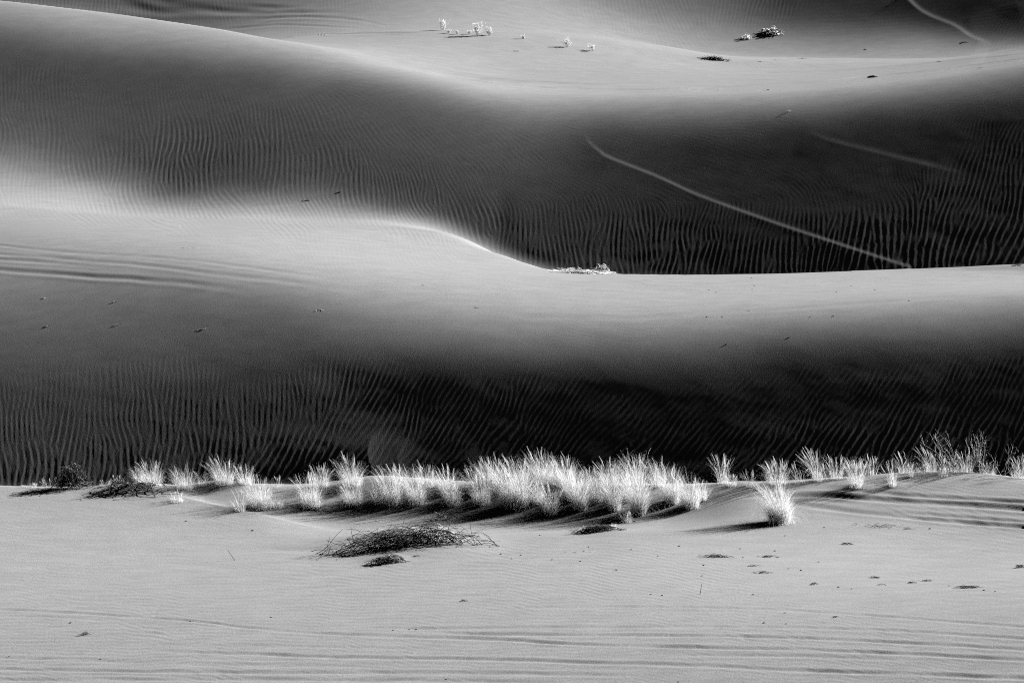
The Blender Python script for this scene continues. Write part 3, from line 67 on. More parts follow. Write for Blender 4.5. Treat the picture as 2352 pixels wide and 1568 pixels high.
-447,574,-2,-1,-2,2,1,-3,-34,-39,-37,-34,-29,-23,-23,-17,-16,-12,-4,2,13,26,37,40,41,45,61,-41,20,16,-1,-95,-139,-226,-142,-26,8,24,42,43,49,54,61,66,73,81,88,95,105,116,126,136,4,2,9,9,6,4,-6,-27,-57,-78,-87,-90,-87,-72,-57,-40,-25,-17,-11,-5,-3,-1,1,0,1,-2,-2,-4,-6,-8,-8,-10,-12,-11,-11,-5,-1,-1,0,0,-1,0,-2,-8,-79,-87,-165,-165,-34,26,64,44,38,43,46,48,49,49,48,44,42,38,36,32,32,29,31,30,32,33,37,40,43,46,47,53,7,11,7,5,8,6,6,5,4,2,1,2,0,-2,-6,-13,-21,-32,-41,-48,-51,-50,-48,-46,-41,-37,-34,-28,-22,-18,-13,-10,-2,-3,0,-2,-1,-1,0,-1,0,0,0,0,0,1,0,1,1,1,0,1,3,1,1,1,0,2,0,0,1,1,0,1,-1,1,1,0,0,1,1,1,2,1,2,2,3,1,3,3,1,3,1,3,3,2,2,4,4,3,4,4,12,14,13,11,8,1,-8,139,-169,-534,-138,115,406,65,9,-1,-2,-3,-3,-1,20,133,612,400,367,385,208,-30,-550,-362,-253,-195,-156,-123,-86,-59,-39,-28,-24,-22,-20,-20,-19,-15,-15,-11,-9,-7,-4,-4,0,
-400,529,-3,-1,-2,2,0,-5,-36,-40,-39,-33,-29,-24,-20,-17,-15,-12,-5,3,12,30,38,43,46,49,63,-53,18,13,-6,-98,-132,-222,-141,-27,8,24,42,44,48,54,60,68,72,82,88,98,106,115,126,132,3,1,3,8,8,4,-4,-26,-53,-76,-86,-93,-89,-75,-55,-41,-26,-19,-12,-5,-3,0,1,2,1,1,-1,-2,-4,-7,-7,-10,-11,-11,-12,-8,-4,0,0,-1,1,-1,-1,-42,-62,-103,-189,-121,-14,27,64,44,38,41,43,45,47,47,47,45,43,40,40,36,36,34,34,34,35,37,38,39,41,42,42,30,5,6,8,7,6,6,6,6,5,2,5,3,3,0,-4,-12,-21,-34,-43,-52,-53,-52,-50,-47,-44,-40,-36,-28,-22,-17,-10,-2,-1,-3,0,-2,-1,0,-1,0,0,0,0,0,1,0,2,0,1,1,2,2,2,0,0,1,-1,1,0,1,1,-1,2,0,0,1,0,1,0,1,1,0,1,0,2,1,2,1,2,1,2,2,1,2,1,2,2,3,3,4,5,6,14,16,14,11,7,1,-8,98,-193,-378,-145,56,385,62,9,-1,-2,-2,-2,0,22,130,593,416,406,406,226,-31,-584,-385,-264,-197,-156,-122,-86,-59,-40,-28,-25,-21,-21,-19,-18,-17,-14,-11,-9,-7,-4,-4,0,
-353,484,-3,-3,0,0,1,-8,-38,-42,-39,-34,-29,-23,-19,-17,-13,-11,-7,3,13,30,41,47,50,55,69,-68,15,10,-12,-96,-128,-220,-141,-26,6,25,42,43,48,54,61,67,73,83,89,98,107,116,123,132,1,0,1,5,7,5,-4,-21,-49,-73,-89,-95,-89,-75,-59,-40,-30,-19,-12,-7,-3,0,2,3,3,1,2,-1,-3,-4,-6,-9,-9,-13,-11,-10,-8,0,-1,0,0,0,-1,-45,-51,-137,-199,-83,-1,28,41,45,42,43,43,47,45,47,46,45,45,43,40,40,39,38,37,37,37,38,38,39,37,37,41,11,5,4,6,7,7,6,5,6,6,4,5,5,4,2,-2,-10,-20,-34,-46,-53,-57,-56,-53,-49,-45,-38,-35,-29,-21,-15,-4,-1,-2,-2,0,-2,0,-1,0,-1,0,0,0,0,0,1,1,0,1,2,0,2,2,-1,1,1,0,0,1,0,1,0,1,0,1,1,0,0,1,1,0,0,1,1,1,0,1,1,1,1,1,1,1,2,0,1,1,1,3,3,6,7,17,16,16,11,7,1,-9,82,-196,-215,-278,32,397,64,10,1,0,-2,0,3,23,133,568,416,437,438,233,-26,-612,-406,-271,-199,-157,-119,-87,-59,-39,-29,-25,-21,-21,-20,-17,-17,-14,-11,-9,-7,-4,-4,0,
-305,437,-3,-1,-3,1,0,-10,-40,-44,-39,-35,-28,-24,-18,-15,-13,-10,-6,2,12,31,43,51,55,62,74,-82,12,6,-14,-89,-134,-217,-142,-25,6,24,40,44,48,55,60,68,75,81,91,99,107,116,122,130,3,-3,1,3,4,4,-1,-16,-45,-72,-91,-96,-90,-77,-60,-43,-30,-21,-13,-8,-3,-1,3,3,4,3,3,1,-1,-2,-4,-8,-8,-11,-11,-12,-10,-4,-1,0,0,0,-2,-36,-50,-152,-204,-66,4,25,33,40,44,45,45,48,45,48,46,46,45,45,41,43,41,39,40,39,39,39,37,38,37,34,27,3,5,6,4,6,5,7,6,6,6,5,6,6,4,3,-1,-7,-19,-31,-48,-57,-60,-60,-56,-49,-43,-39,-33,-27,-21,-10,-4,0,-3,0,-2,0,-1,-1,-1,0,0,-1,1,-1,1,0,0,1,0,1,0,1,1,0,1,1,0,2,0,0,1,1,1,0,0,1,1,0,0,1,1,0,1,1,0,0,1,1,0,2,-1,2,0,1,0,1,0,0,0,1,5,8,17,19,15,12,8,3,-8,85,-140,-163,-424,28,428,71,12,3,1,2,0,6,25,141,546,407,461,471,231,-22,-645,-419,-273,-199,-154,-118,-86,-58,-40,-29,-24,-23,-20,-20,-17,-17,-14,-11,-9,-7,-4,-4,0,
-257,390,-1,-4,-1,-1,1,-15,-39,-46,-40,-36,-28,-23,-19,-13,-12,-9,-4,0,12,29,45,57,60,70,78,-96,10,4,-16,-85,-135,-219,-142,-27,7,24,37,45,48,56,60,69,75,82,92,98,107,116,123,130,1,-1,-2,3,2,2,0,-11,-39,-72,-94,-98,-92,-78,-61,-45,-31,-21,-14,-9,-4,-1,2,4,4,4,4,4,1,-1,-2,-5,-7,-10,-10,-12,-11,-9,-2,-1,0,-1,-1,-23,-58,-160,-204,-55,3,22,32,38,43,46,47,48,48,46,48,46,45,45,44,44,41,42,41,41,39,38,38,37,34,34,14,3,2,4,5,5,4,6,7,5,7,5,7,7,5,3,1,-6,-15,-32,-49,-60,-65,-61,-57,-50,-43,-38,-30,-26,-20,-7,-3,0,-3,0,-2,0,-1,-1,-1,0,-1,1,-1,0,0,0,0,1,0,1,-1,2,-1,1,1,0,2,-1,2,0,1,0,1,0,1,1,0,1,0,1,0,1,0,1,1,0,1,0,1,1,0,1,0,1,1,-1,1,-1,-4,0,2,7,17,18,15,14,9,3,-4,94,-88,-156,-500,3,454,78,14,5,4,3,3,8,28,151,528,402,485,491,216,-22,-679,-426,-270,-194,-150,-116,-84,-57,-40,-30,-24,-22,-22,-18,-19,-16,-14,-11,-9,-7,-4,-4,0,
-209,344,-2,-3,-2,-1,0,-17,-42,-45,-42,-36,-29,-23,-18,-14,-9,-8,-4,1,11,27,47,61,67,76,84,-107,7,1,-17,-82,-135,-220,-145,-28,4,23,40,43,49,55,62,69,76,83,92,98,106,116,124,131,1,-2,-3,3,0,2,0,-7,-36,-71,-95,-100,-96,-80,-61,-45,-30,-23,-16,-9,-6,-1,2,2,5,5,6,4,4,2,-2,-2,-5,-8,-9,-11,-11,-11,-8,-1,-1,0,-1,-8,-71,-173,-199,-48,6,22,32,39,42,47,48,48,47,48,47,47,45,45,45,44,43,42,43,40,40,39,38,34,34,32,2,3,3,3,2,5,5,4,7,5,6,7,6,8,5,5,3,-4,-15,-32,-51,-62,-65,-64,-58,-51,-42,-36,-30,-25,-18,-5,-1,-2,-1,-2,0,-2,0,-2,1,-2,0,0,-1,1,-1,1,-1,1,1,0,1,0,2,-1,0,0,0,1,1,-1,2,-1,2,0,0,1,1,0,1,1,0,0,1,1,1,0,0,2,0,0,1,1,1,0,1,1,0,-2,-5,-1,0,3,14,14,16,14,11,5,-1,99,-53,-148,-539,-21,468,81,17,7,4,5,6,11,34,164,510,407,505,488,200,-20,-715,-430,-266,-184,-145,-112,-82,-57,-39,-30,-25,-22,-22,-18,-19,-16,-14,-11,-9,-7,-4,-4,0,
-160,297,-2,-4,-2,-1,-1,-20,-42,-47,-43,-36,-30,-23,-18,-13,-9,-6,-3,2,9,27,46,66,75,81,93,-119,6,-1,-21,-82,-130,-223,-148,-32,4,20,42,42,49,56,62,71,77,84,92,97,107,114,125,134,0,-3,-1,-1,1,1,0,-8,-31,-69,-94,-103,-96,-81,-63,-45,-34,-23,-16,-11,-7,-2,1,2,5,5,7,5,5,4,2,-2,-2,-5,-8,-10,-10,-11,-9,-8,-1,0,0,8,-86,-198,-193,-35,12,26,34,40,44,46,48,47,47,47,47,47,45,45,45,44,44,43,42,41,41,39,37,36,31,24,0,1,3,2,2,3,5,3,6,5,7,6,7,7,6,5,3,-2,-14,-31,-49,-61,-67,-65,-59,-51,-43,-37,-30,-24,-16,-3,-1,-2,-1,-2,0,-2,-1,0,-1,-1,0,-1,0,0,0,0,0,-1,2,-1,2,0,1,-2,1,-1,2,0,0,1,0,1,0,1,0,1,1,0,1,1,0,0,2,0,0,2,0,0,2,0,1,1,0,2,0,1,0,0,-7,-1,-1,-2,7,13,14,14,13,7,0,97,-25,-142,-554,-34,472,80,18,7,6,5,8,13,45,198,488,399,507,482,195,-17,-751,-436,-258,-176,-137,-108,-80,-55,-40,-29,-26,-22,-21,-19,-19,-16,-14,-11,-9,-7,-4,-4,0,
-109,247,-2,-2,-4,-1,-2,-23,-44,-46,-43,-39,-29,-25,-17,-14,-7,-5,-2,3,9,25,46,68,84,88,106,-133,7,-5,-24,-83,-128,-226,-152,-34,3,20,38,43,49,57,65,71,79,86,91,99,104,114,123,138,2,-5,-2,0,-1,1,-2,-7,-31,-65,-92,-102,-96,-82,-65,-48,-35,-26,-17,-11,-8,-3,0,1,4,6,6,6,7,5,4,1,0,-3,-5,-8,-9,-10,-11,-8,-6,-2,1,24,-109,-228,-178,-22,21,32,40,42,44,46,46,46,47,45,47,45,46,45,44,45,43,43,43,41,41,39,37,36,33,13,0,0,1,2,1,3,4,2,6,4,6,7,6,7,6,5,4,-3,-13,-27,-47,-59,-66,-66,-61,-52,-45,-37,-30,-24,-13,-3,-2,0,-3,0,-2,-1,-1,0,-1,-1,-1,0,-1,1,-1,-1,1,0,0,-1,1,0,0,0,0,0,1,1,0,1,1,0,0,2,-1,2,0,1,0,1,1,0,1,1,0,1,1,1,0,1,1,1,1,1,1,1,0,-1,-6,-3,-1,-5,1,10,13,14,12,9,2,85,-2,-134,-553,-38,467,79,17,6,5,5,7,15,57,268,452,372,502,475,190,-11,-781,-440,-253,-167,-131,-102,-76,-55,-39,-30,-25,-22,-22,-19,-19,-16,-14,-11,-9,-7,-4,-4,0,
-58,198,-2,-3,-2,-4,-2,-26,-45,-46,-44,-39,-31,-25,-19,-12,-8,-3,-2,5,9,26,43,69,91,101,120,-147,8,-8,-30,-80,-133,-231,-157,-33,3,21,33,44,50,58,67,73,80,87,93,99,105,110,121,140,5,-5,-3,0,-2,0,-1,-10,-30,-65,-88,-99,-95,-84,-66,-51,-37,-27,-19,-12,-8,-5,0,0,3,5,6,6,8,7,5,5,1,0,-3,-5,-8,-9,-9,-9,-8,-6,3,30,-138,-250,-162,-10,32,45,45,45,43,44,44,45,45,45,45,45,45,44,45,43,45,42,42,42,42,39,38,36,34,0,1,1,0,1,1,1,3,3,4,4,5,6,8,5,6,6,3,-2,-12,-25,-45,-58,-65,-67,-61,-53,-45,-38,-32,-22,-11,-3,-2,-1,-1,-2,0,-2,-1,-1,-1,0,-1,-1,0,0,-1,0,-1,1,-1,1,0,-1,1,0,-2,1,1,1,1,0,1,0,2,0,0,2,0,1,0,1,1,0,1,1,1,0,1,1,1,1,1,1,0,2,1,1,0,-1,-7,-4,-4,-6,-1,6,12,12,12,10,2,67,17,-123,-538,-37,456,76,15,4,3,3,6,15,61,376,389,353,498,455,175,-1,-797,-445,-248,-161,-123,-97,-74,-51,-39,-30,-25,-23,-21,-20,-19,-16,-13,-13,-8,-7,-4,-4,0,
-6,149,-3,-3,-3,-3,-5,-29,-44,-48,-43,-39,-34,-26,-19,-12,-8,-3,0,6,11,26,42,66,94,117,142,-166,9,-11,-31,-79,-141,-242,-159,-32,5,20,33,43,51,61,66,76,81,88,96,101,106,110,114,130,18,-4,-4,-1,-2,-1,-2,-10,-33,-63,-86,-96,-95,-83,-67,-54,-38,-28,-21,-12,-10,-5,-1,-1,2,3,6,7,7,8,7,8,3,3,-1,-3,-6,-6,-9,-8,-9,-6,0,29,-163,-267,-145,-4,38,70,49,43,42,43,42,43,45,43,45,44,44,44,44,44,43,43,42,42,41,41,42,37,23,-1,-1,0,1,-1,1,1,2,2,4,2,5,6,6,5,7,6,3,-1,-11,-26,-43,-58,-65,-65,-60,-53,-45,-38,-33,-23,-9,-3,-1,-2,-1,-2,-1,-1,-1,-1,-1,-1,0,-1,-1,0,0,-1,0,-1,1,-1,1,0,0,0,-1,0,1,1,0,2,0,0,2,0,1,1,0,1,1,1,0,1,1,0,2,0,1,1,1,1,1,1,1,1,2,0,0,-1,-9,-5,-5,-9,-5,5,11,11,12,9,4,38,37,-105,-513,-35,439,73,11,2,0,0,3,20,89,431,326,372,499,416,151,9,-803,-446,-245,-156,-116,-91,-69,-51,-37,-29,-26,-23,-22,-21,-17,-17,-13,-13,-8,-7,-4,-4,0,
47,97,-2,-3,-3,-3,-7,-32,-46,-46,-44,-40,-34,-29,-19,-12,-7,-3,1,6,15,26,40,62,96,131,160,-179,7,-8,-29,-75,-158,-255,-161,-28,6,22,33,43,52,60,70,74,84,90,97,103,109,113,112,96,56,-11,-6,-4,-1,-1,-4,-11,-34,-63,-84,-94,-93,-81,-70,-53,-41,-30,-22,-13,-10,-5,-4,0,1,2,5,5,7,8,9,9,6,4,3,-1,-3,-6,-6,-6,-7,-6,-2,29,-187,-282,-127,1,43,76,53,45,44,41,44,43,43,43,45,43,43,44,44,42,44,43,42,42,42,41,40,50,5,0,-3,0,-2,1,0,1,0,3,2,2,5,3,6,6,5,5,4,-1,-11,-25,-41,-55,-63,-63,-59,-53,-46,-41,-32,-24,-9,-2,-2,-1,-2,-1,-2,0,-2,-1,0,-2,0,-1,-1,0,-1,0,0,-1,-1,1,-1,1,-1,1,-2,0,2,0,2,0,2,0,1,0,2,0,1,1,0,1,1,1,0,2,0,1,1,1,1,0,2,1,1,1,1,1,0,-2,-10,-6,-7,-11,-8,3,10,12,11,9,4,7,53,-81,-482,-33,419,67,10,0,-3,-3,-3,17,130,428,322,382,524,356,128,9,-804,-445,-244,-148,-109,-84,-65,-48,-36,-30,-27,-22,-23,-20,-18,-17,-13,-12,-10,-6,-4,-4,0,
100,46,-2,-3,-3,-4,-8,-36,-45,-46,-44,-42,-35,-29,-20,-13,-6,-2,2,8,16,27,38,59,94,140,171,-185,9,-3,-23,-73,-178,-270,-158,-25,9,23,33,44,52,61,69,77,83,92,97,105,110,113,107,92,78,-15,-12,-6,-4,-3,-3,-13,-36,-63,-82,-91,-89,-82,-70,-56,-42,-31,-23,-15,-9,-6,-3,-2,1,1,2,5,6,7,8,11,7,9,4,2,-1,-3,-5,-5,-3,-3,3,28,-210,-298,-108,8,44,61,58,50,48,45,44,44,44,42,45,42,44,43,43,43,42,44,43,43,44,42,42,44,-3,-2,1,-3,0,-2,1,0,0,1,3,1,4,3,4,5,5,4,3,-2,-11,-22,-39,-51,-60,-60,-59,-54,-47,-42,-33,-25,-9,-2,-2,-2,-1,-2,-1,-1,-1,-1,-2,0,-1,-1,0,-1,-1,0,-1,0,0,-1,-1,0,0,-1,-1,2,1,1,0,2,1,1,0,2,0,1,0,2,0,1,1,1,0,1,1,1,0,2,0,2,0,1,2,0,1,1,0,-2,-13,-7,-8,-11,-10,3,8,11,11,8,5,-24,67,-56,-450,-29,395,63,9,-1,-3,-4,-5,15,157,360,356,440,544,273,106,15,-809,-447,-240,-138,-98,-76,-62,-46,-36,-30,-26,-24,-22,-21,-18,-17,-13,-12,-10,-6,-4,-4,0,
153,-5,-3,-2,-3,-4,-11,-37,-45,-47,-45,-42,-36,-31,-19,-13,-6,-1,4,8,18,27,39,55,91,140,177,-183,11,1,-16,-71,-197,-279,-154,-22,11,24,34,44,52,61,69,77,83,92,97,106,110,114,110,97,82,-13,-15,-11,-7,-5,-5,-14,-37,-63,-81,-87,-88,-82,-71,-57,-44,-33,-22,-16,-10,-5,-4,-1,-1,1,2,2,4,6,8,9,11,9,8,6,3,-2,-2,-6,-4,3,23,25,-239,-312,-94,9,42,61,58,51,51,48,46,45,45,43,43,44,43,43,42,43,43,43,44,45,44,46,42,33,-2,-4,-2,-1,-1,-2,0,0,-1,2,0,3,1,3,4,3,5,4,0,-2,-10,-22,-36,-48,-57,-59,-57,-54,-49,-42,-34,-26,-10,-2,-1,-3,0,-3,0,-2,-1,-1,-1,-1,-1,0,-1,-1,0,-1,-1,0,0,-1,0,-1,0,0,-1,1,2,0,1,2,0,0,2,1,0,1,1,1,0,2,0,0,2,0,1,1,1,0,1,2,0,1,1,0,2,0,0,-3,-16,-9,-8,-11,-7,0,6,10,10,10,4,-47,77,-33,-416,-35,376,59,8,1,-1,-1,2,20,127,305,403,514,534,196,88,29,-823,-452,-226,-123,-84,-71,-58,-46,-36,-30,-26,-25,-22,-20,-19,-17,-13,-12,-10,-6,-4,-4,0,
206,-57,-1,-4,-2,-5,-12,-38,-46,-48,-45,-42,-39,-30,-21,-12,-5,0,4,11,19,29,38,55,85,134,176,-174,11,2,-12,-71,-208,-276,-149,-20,11,24,35,43,52,60,69,76,83,90,99,103,110,116,120,112,70,-11,-15,-12,-11,-9,-7,-17,-38,-63,-78,-85,-87,-83,-73,-58,-46,-33,-24,-15,-10,-6,-2,-1,-1,1,1,0,3,3,6,8,10,13,11,11,6,3,-1,-4,-5,4,69,-20,-258,-315,-82,9,39,65,55,54,51,51,47,47,46,44,43,44,42,43,43,43,43,43,44,45,45,48,50,18,-3,-4,-3,-2,-2,-1,-2,0,0,0,0,2,1,2,3,3,5,1,1,-3,-10,-23,-34,-46,-53,-57,-57,-54,-48,-43,-37,-25,-10,-2,-3,-1,-1,-2,-2,0,-2,0,-2,0,-1,-1,-1,0,-1,0,-1,0,-1,0,0,-1,0,0,0,2,1,0,0,2,0,1,1,0,2,0,0,2,0,1,1,0,2,0,0,2,0,1,1,1,0,1,1,1,0,1,-2,-4,-18,-11,-8,-5,-8,-7,1,11,15,14,5,-54,73,-17,-396,-41,365,59,9,2,3,3,10,29,68,300,440,551,481,187,54,45,-859,-444,-196,-100,-75,-66,-58,-45,-37,-31,-26,-24,-22,-21,-19,-17,-13,-12,-10,-6,-4,-4,0,
259,-108,-2,-3,-2,-5,-15,-38,-46,-48,-46,-45,-40,-30,-21,-12,-4,0,8,11,21,30,41,54,81,124,169,-164,8,-1,-15,-82,-190,-260,-147,-23,10,23,34,44,50,61,66,75,83,90,96,104,108,117,127,146,43,-11,-11,-14,-12,-13,-10,-18,-40,-63,-77,-83,-89,-83,-75,-60,-47,-34,-24,-16,-9,-5,-1,-1,1,0,0,0,1,1,3,6,9,11,15,13,12,8,5,0,-1,13,88,-65,-276,-310,-67,12,39,59,56,55,54,52,50,47,46,46,43,43,43,42,44,42,44,44,45,44,47,49,56,-1,0,-3,-3,-3,-3,-2,-1,-1,-1,0,1,-1,2,1,2,3,3,1,1,-5,-10,-23,-33,-42,-51,-53,-56,-53,-48,-45,-37,-28,-11,-2,-3,-1,-1,-3,0,-2,-1,-1,0,-2,-1,0,-1,0,-1,-1,0,0,-1,0,-1,0,-1,0,0,2,2,0,1,1,0,2,0,0,2,0,0,2,0,1,0,2,0,0,2,0,1,0,2,0,0,2,0,1,0,-1,0,-7,-23,-13,-6,-11,-9,-4,6,15,24,17,7,-34,43,-25,-392,-44,372,62,12,4,3,8,11,24,57,327,448,532,372,255,59,-9,-917,-371,-151,-85,-72,-67,-58,-46,-38,-30,-27,-24,-22,-21,-18,-18,-13,-12,-10,-6,-4,-4,0,
313,-162,0,-3,-2,-5,-18,-37,-47,-48,-46,-49,-40,-31,-22,-11,-5,3,8,15,23,34,42,56,76,117,154,-156,2,-9,-26,-99,-146,-236,-149,-26,6,22,35,42,50,57,67,73,81,90,97,103,111,118,133,174,4,0,-9,-11,-13,-14,-13,-21,-41,-64,-74,-86,-89,-86,-76,-63,-48,-34,-25,-16,-8,-2,0,0,-1,0,1,0,0,1,1,2,4,10,14,16,16,14,12,9,6,19,103,-104,-314,-293,-50,19,42,53,57,58,54,53,50,48,47,44,44,44,42,43,43,44,44,44,46,47,48,49,47,-2,-4,-1,-3,-2,-4,-2,-2,-2,-1,0,-1,1,0,0,3,1,2,1,0,-5,-11,-23,-32,-39,-46,-50,-55,-54,-49,-45,-39,-28,-14,-3,-2,-1,-2,-2,-1,-2,0,-2,0,-1,-1,-1,0,-1,-1,1,-2,1,-1,0,-1,0,0,-1,-1,5,0,1,1,0,1,0,2,-1,2,-1,2,0,1,1,0,1,1,0,1,1,1,0,1,0,2,0,0,1,1,-1,-3,-8,-32,-22,-27,-11,11,16,18,23,28,21,9,26,-18,-80,-408,-24,398,66,14,4,6,9,12,25,80,337,464,442,294,240,187,-272,-732,-306,-134,-85,-75,-72,-60,-48,-38,-30,-27,-24,-21,-22,-19,-16,-14,-12,-10,-6,-4,-4,0,
366,-213,-1,-1,-4,-5,-19,-37,-47,-47,-49,-51,-43,-30,-22,-12,-4,3,10,18,29,36,45,56,77,110,135,-156,-6,-17,-38,-112,-103,-212,-145,-30,3,22,34,42,48,56,64,72,81,88,99,105,115,126,139,159,2,-2,-3,-7,-12,-13,-16,-22,-44,-63,-75,-88,-92,-89,-78,-63,-48,-36,-25,-15,-6,0,0,-1,0,0,0,1,0,0,1,1,1,3,12,16,20,19,19,16,20,31,111,-160,-355,-263,-29,29,47,56,56,58,53,53,48,48,46,45,43,44,42,44,43,43,46,44,48,48,49,49,38,-2,-4,-4,-2,-2,-3,-3,-3,-1,-2,-1,-1,-1,1,0,1,2,0,1,-2,-4,-15,-21,-30,-36,-43,-51,-54,-53,-47,-46,-39,-31,-15,-3,-2,-3,-1,-1,-2,0,-2,-1,-1,0,-2,1,-2,0,0,-1,0,0,-1,1,-1,0,1,-1,1,3,1,0,-1,1,1,-1,1,1,0,0,1,1,1,0,1,1,0,1,1,1,0,1,1,0,1,0,2,-1,1,0,-5,-14,-48,-48,-32,11,32,32,30,28,31,37,10,121,-91,-220,-415,40,422,71,15,7,8,14,16,33,128,348,387,331,292,221,196,-501,-412,-254,-137,-95,-86,-77,-65,-49,-38,-31,-26,-24,-21,-22,-18,-17,-14,-12,-10,-6,-4,-4,0,
419,-264,-1,-2,-3,-5,-22,-37,-45,-48,-51,-54,-43,-31,-22,-12,-4,3,12,22,34,40,47,57,77,105,107,-157,-8,-24,-48,-99,-100,-190,-133,-30,3,19,38,38,47,53,63,72,79,90,98,108,119,132,142,135,23,-5,-8,-5,-9,-12,-16,-24,-46,-64,-77,-91,-92,-90,-77,-65,-49,-36,-28,-14,-2,0,-1,1,-1,0,1,0,0,1,0,0,2,0,8,18,19,22,23,25,28,47,66,-201,-364,-227,-13,43,60,60,57,54,50,49,49,45,46,44,44,43,43,43,43,45,44,47,47,49,49,55,25,-1,-4,-4,-4,-2,-3,-2,-3,-3,-2,-1,-2,0,-1,0,0,1,0,-1,-3,-7,-15,-22,-29,-36,-44,-48,-51,-50,-48,-45,-41,-31,-13,-3,-2,-1,-2,-1,-1,-1,-1,-1,-1,-1,0,-1,-1,0,0,-1,0,-1,1,-1,1,-1,1,0,1,2,-1,0,0,0,1,0,0,0,1,0,1,1,0,1,0,1,1,0,1,1,1,-1,2,0,1,0,1,0,-1,0,-8,-23,-72,-52,-18,22,45,43,39,36,32,28,13,224,-149,-381,-336,84,411,71,17,15,20,20,23,57,164,271,287,294,277,246,73,-500,-255,-175,-125,-104,-95,-86,-67,-53,-38,-30,-26,-24,-21,-21,-19,-17,-14,-12,-10,-6,-4,-4,0,
473,-317,-1,-1,-3,-7,-22,-37,-45,-49,-53,-53,-46,-32,-21,-13,-3,3,15,25,37,44,51,60,74,93,78,-150,-13,-27,-48,-86,-109,-175,-117,-26,3,19,34,38,45,53,62,69,81,88,99,110,121,132,137,137,40,-5,-13,-11,-9,-10,-16,-27,-46,-66,-80,-90,-92,-88,-78,-65,-51,-39,-27,-13,-2,1,0,0,0,0,0,1,0,0,1,1,0,4,10,16,21,23,24,27,28,31,17,-214,-352,-190,-6,49,92,63,50,49,48,47,46,45,45,44,43,43,43,44,42,46,45,47,48,50,51,54,12,2,-3,-3,-4,-4,-2,-3,-3,-2,-2,-3,-1,-2,-1,-1,0,0,-2,-3,-4,-10,-17,-22,-32,-37,-43,-46,-49,-50,-47,-46,-39,-28,-9,-1,-2,0,-2,0,-1,-2,0,-1,0,-2,0,0,-2,1,-1,-1,0,0,-1,1,-1,0,-1,1,0,-1,2,0,0,0,1,0,0,0,1,0,0,1,0,0,1,1,0,0,1,0,1,0,1,-1,2,-1,1,0,-2,-2,-9,-27,-83,-52,-15,29,50,49,41,35,28,20,13,262,-168,-383,-229,59,350,65,28,37,38,28,33,61,118,183,235,266,267,212,13,-382,-211,-122,-100,-101,-101,-91,-73,-54,-40,-29,-27,-22,-23,-19,-20,-17,-14,-12,-9,-8,-3,-4,0,
527,-370,-1,0,-3,-8,-24,-37,-45,-49,-54,-54,-46,-34,-21,-13,-4,6,15,29,40,49,55,62,72,78,51,-143,-17,-30,-47,-81,-108,-164,-103,-21,4,19,29,37,44,53,61,69,79,89,99,109,120,131,140,144,48,-2,-16,-13,-14,-10,-16,-28,-49,-67,-82,-89,-92,-87,-77,-66,-52,-40,-26,-15,0,0,-1,1,1,-1,1,0,0,1,0,1,3,7,13,16,21,23,23,25,23,14,-10,-225,-343,-151,2,51,98,62,53,48,47,47,45,46,44,43,44,43,42,44,43,45,46,48,49,52,50,50,8,0,-3,-1,-4,-3,-3,-3,-3,-3,-2,-2,-2,-3,-1,-2,-1,-1,-3,-4,-7,-13,-17,-26,-32,-39,-42,-46,-47,-49,-47,-43,-38,-24,-6,-2,1,-2,-1,0,0,-2,0,-1,0,-1,-1,0,-1,0,-1,0,0,-2,1,-1,0,-1,0,0,-1,0,1,1,0,0,1,-1,1,1,-1,0,1,0,0,0,1,0,0,0,1,-1,1,0,1,-1,1,0,0,-1,0,-4,-9,-30,-92,-53,-15,29,52,47,42,32,26,21,15,251,-148,-293,-155,40,255,61,56,81,45,21,12,30,65,124,189,236,243,176,14,-322,-156,-76,-69,-91,-102,-96,-77,-56,-41,-30,-26,-22,-22,-21,-19,-16,-15,-12,-9,-8,-3,-4,0,
580,-422,1,-2,-2,-10,-25,-36,-46,-49,-56,-54,-47,-33,-23,-13,-3,6,17,31,44,53,61,64,70,65,25,-138,-23,-34,-49,-79,-100,-151,-91,-16,5,16,28,34,44,52,61,69,79,87,99,107,119,130,143,155,52,-2,-13,-15,-15,-14,-17,-29,-51,-69,-83,-89,-92,-87,-77,-67,-52,-40,-26,-13,-4,2,-1,0,1,0,1,0,0,0,1,1,5,10,14,18,21,23,24,21,18,7,-32,-232,-334,-115,9,51,70,66,58,54,49,49,46,46,45,43,44,43,42,43,44,45,45,48,50,54,51,44,6,-2,-1,-2,-3,-3,-3,-4,-2,-2,-3,-3,-2,-3,-1,-3,-2,-3,-3,-6,-8,-15,-21,-28,-33,-39,-42,-46,-46,-48,-45,-42,-34,-22,-4,-2,0,0,-1,-1,0,0,-2,1,-1,-1,0,-1,0,-1,0,-1,0,-1,0,0,-1,-1,0,0,-1,0,2,0,0,0,1,-1,1,0,-1,1,1,-1,0,0,0,1,-1,0,0,1,-1,0,1,-1,1,-1,1,-1,-1,-4,-10,-32,-99,-59,-18,26,49,46,40,33,26,22,16,211,-68,-180,-105,37,151,70,123,91,5,-13,-9,3,28,78,143,199,216,149,-10,-283,-72,-19,-42,-79,-101,-98,-80,-59,-42,-30,-26,-23,-21,-20,-20,-16,-15,-12,-9,-8,-3,-4,0,
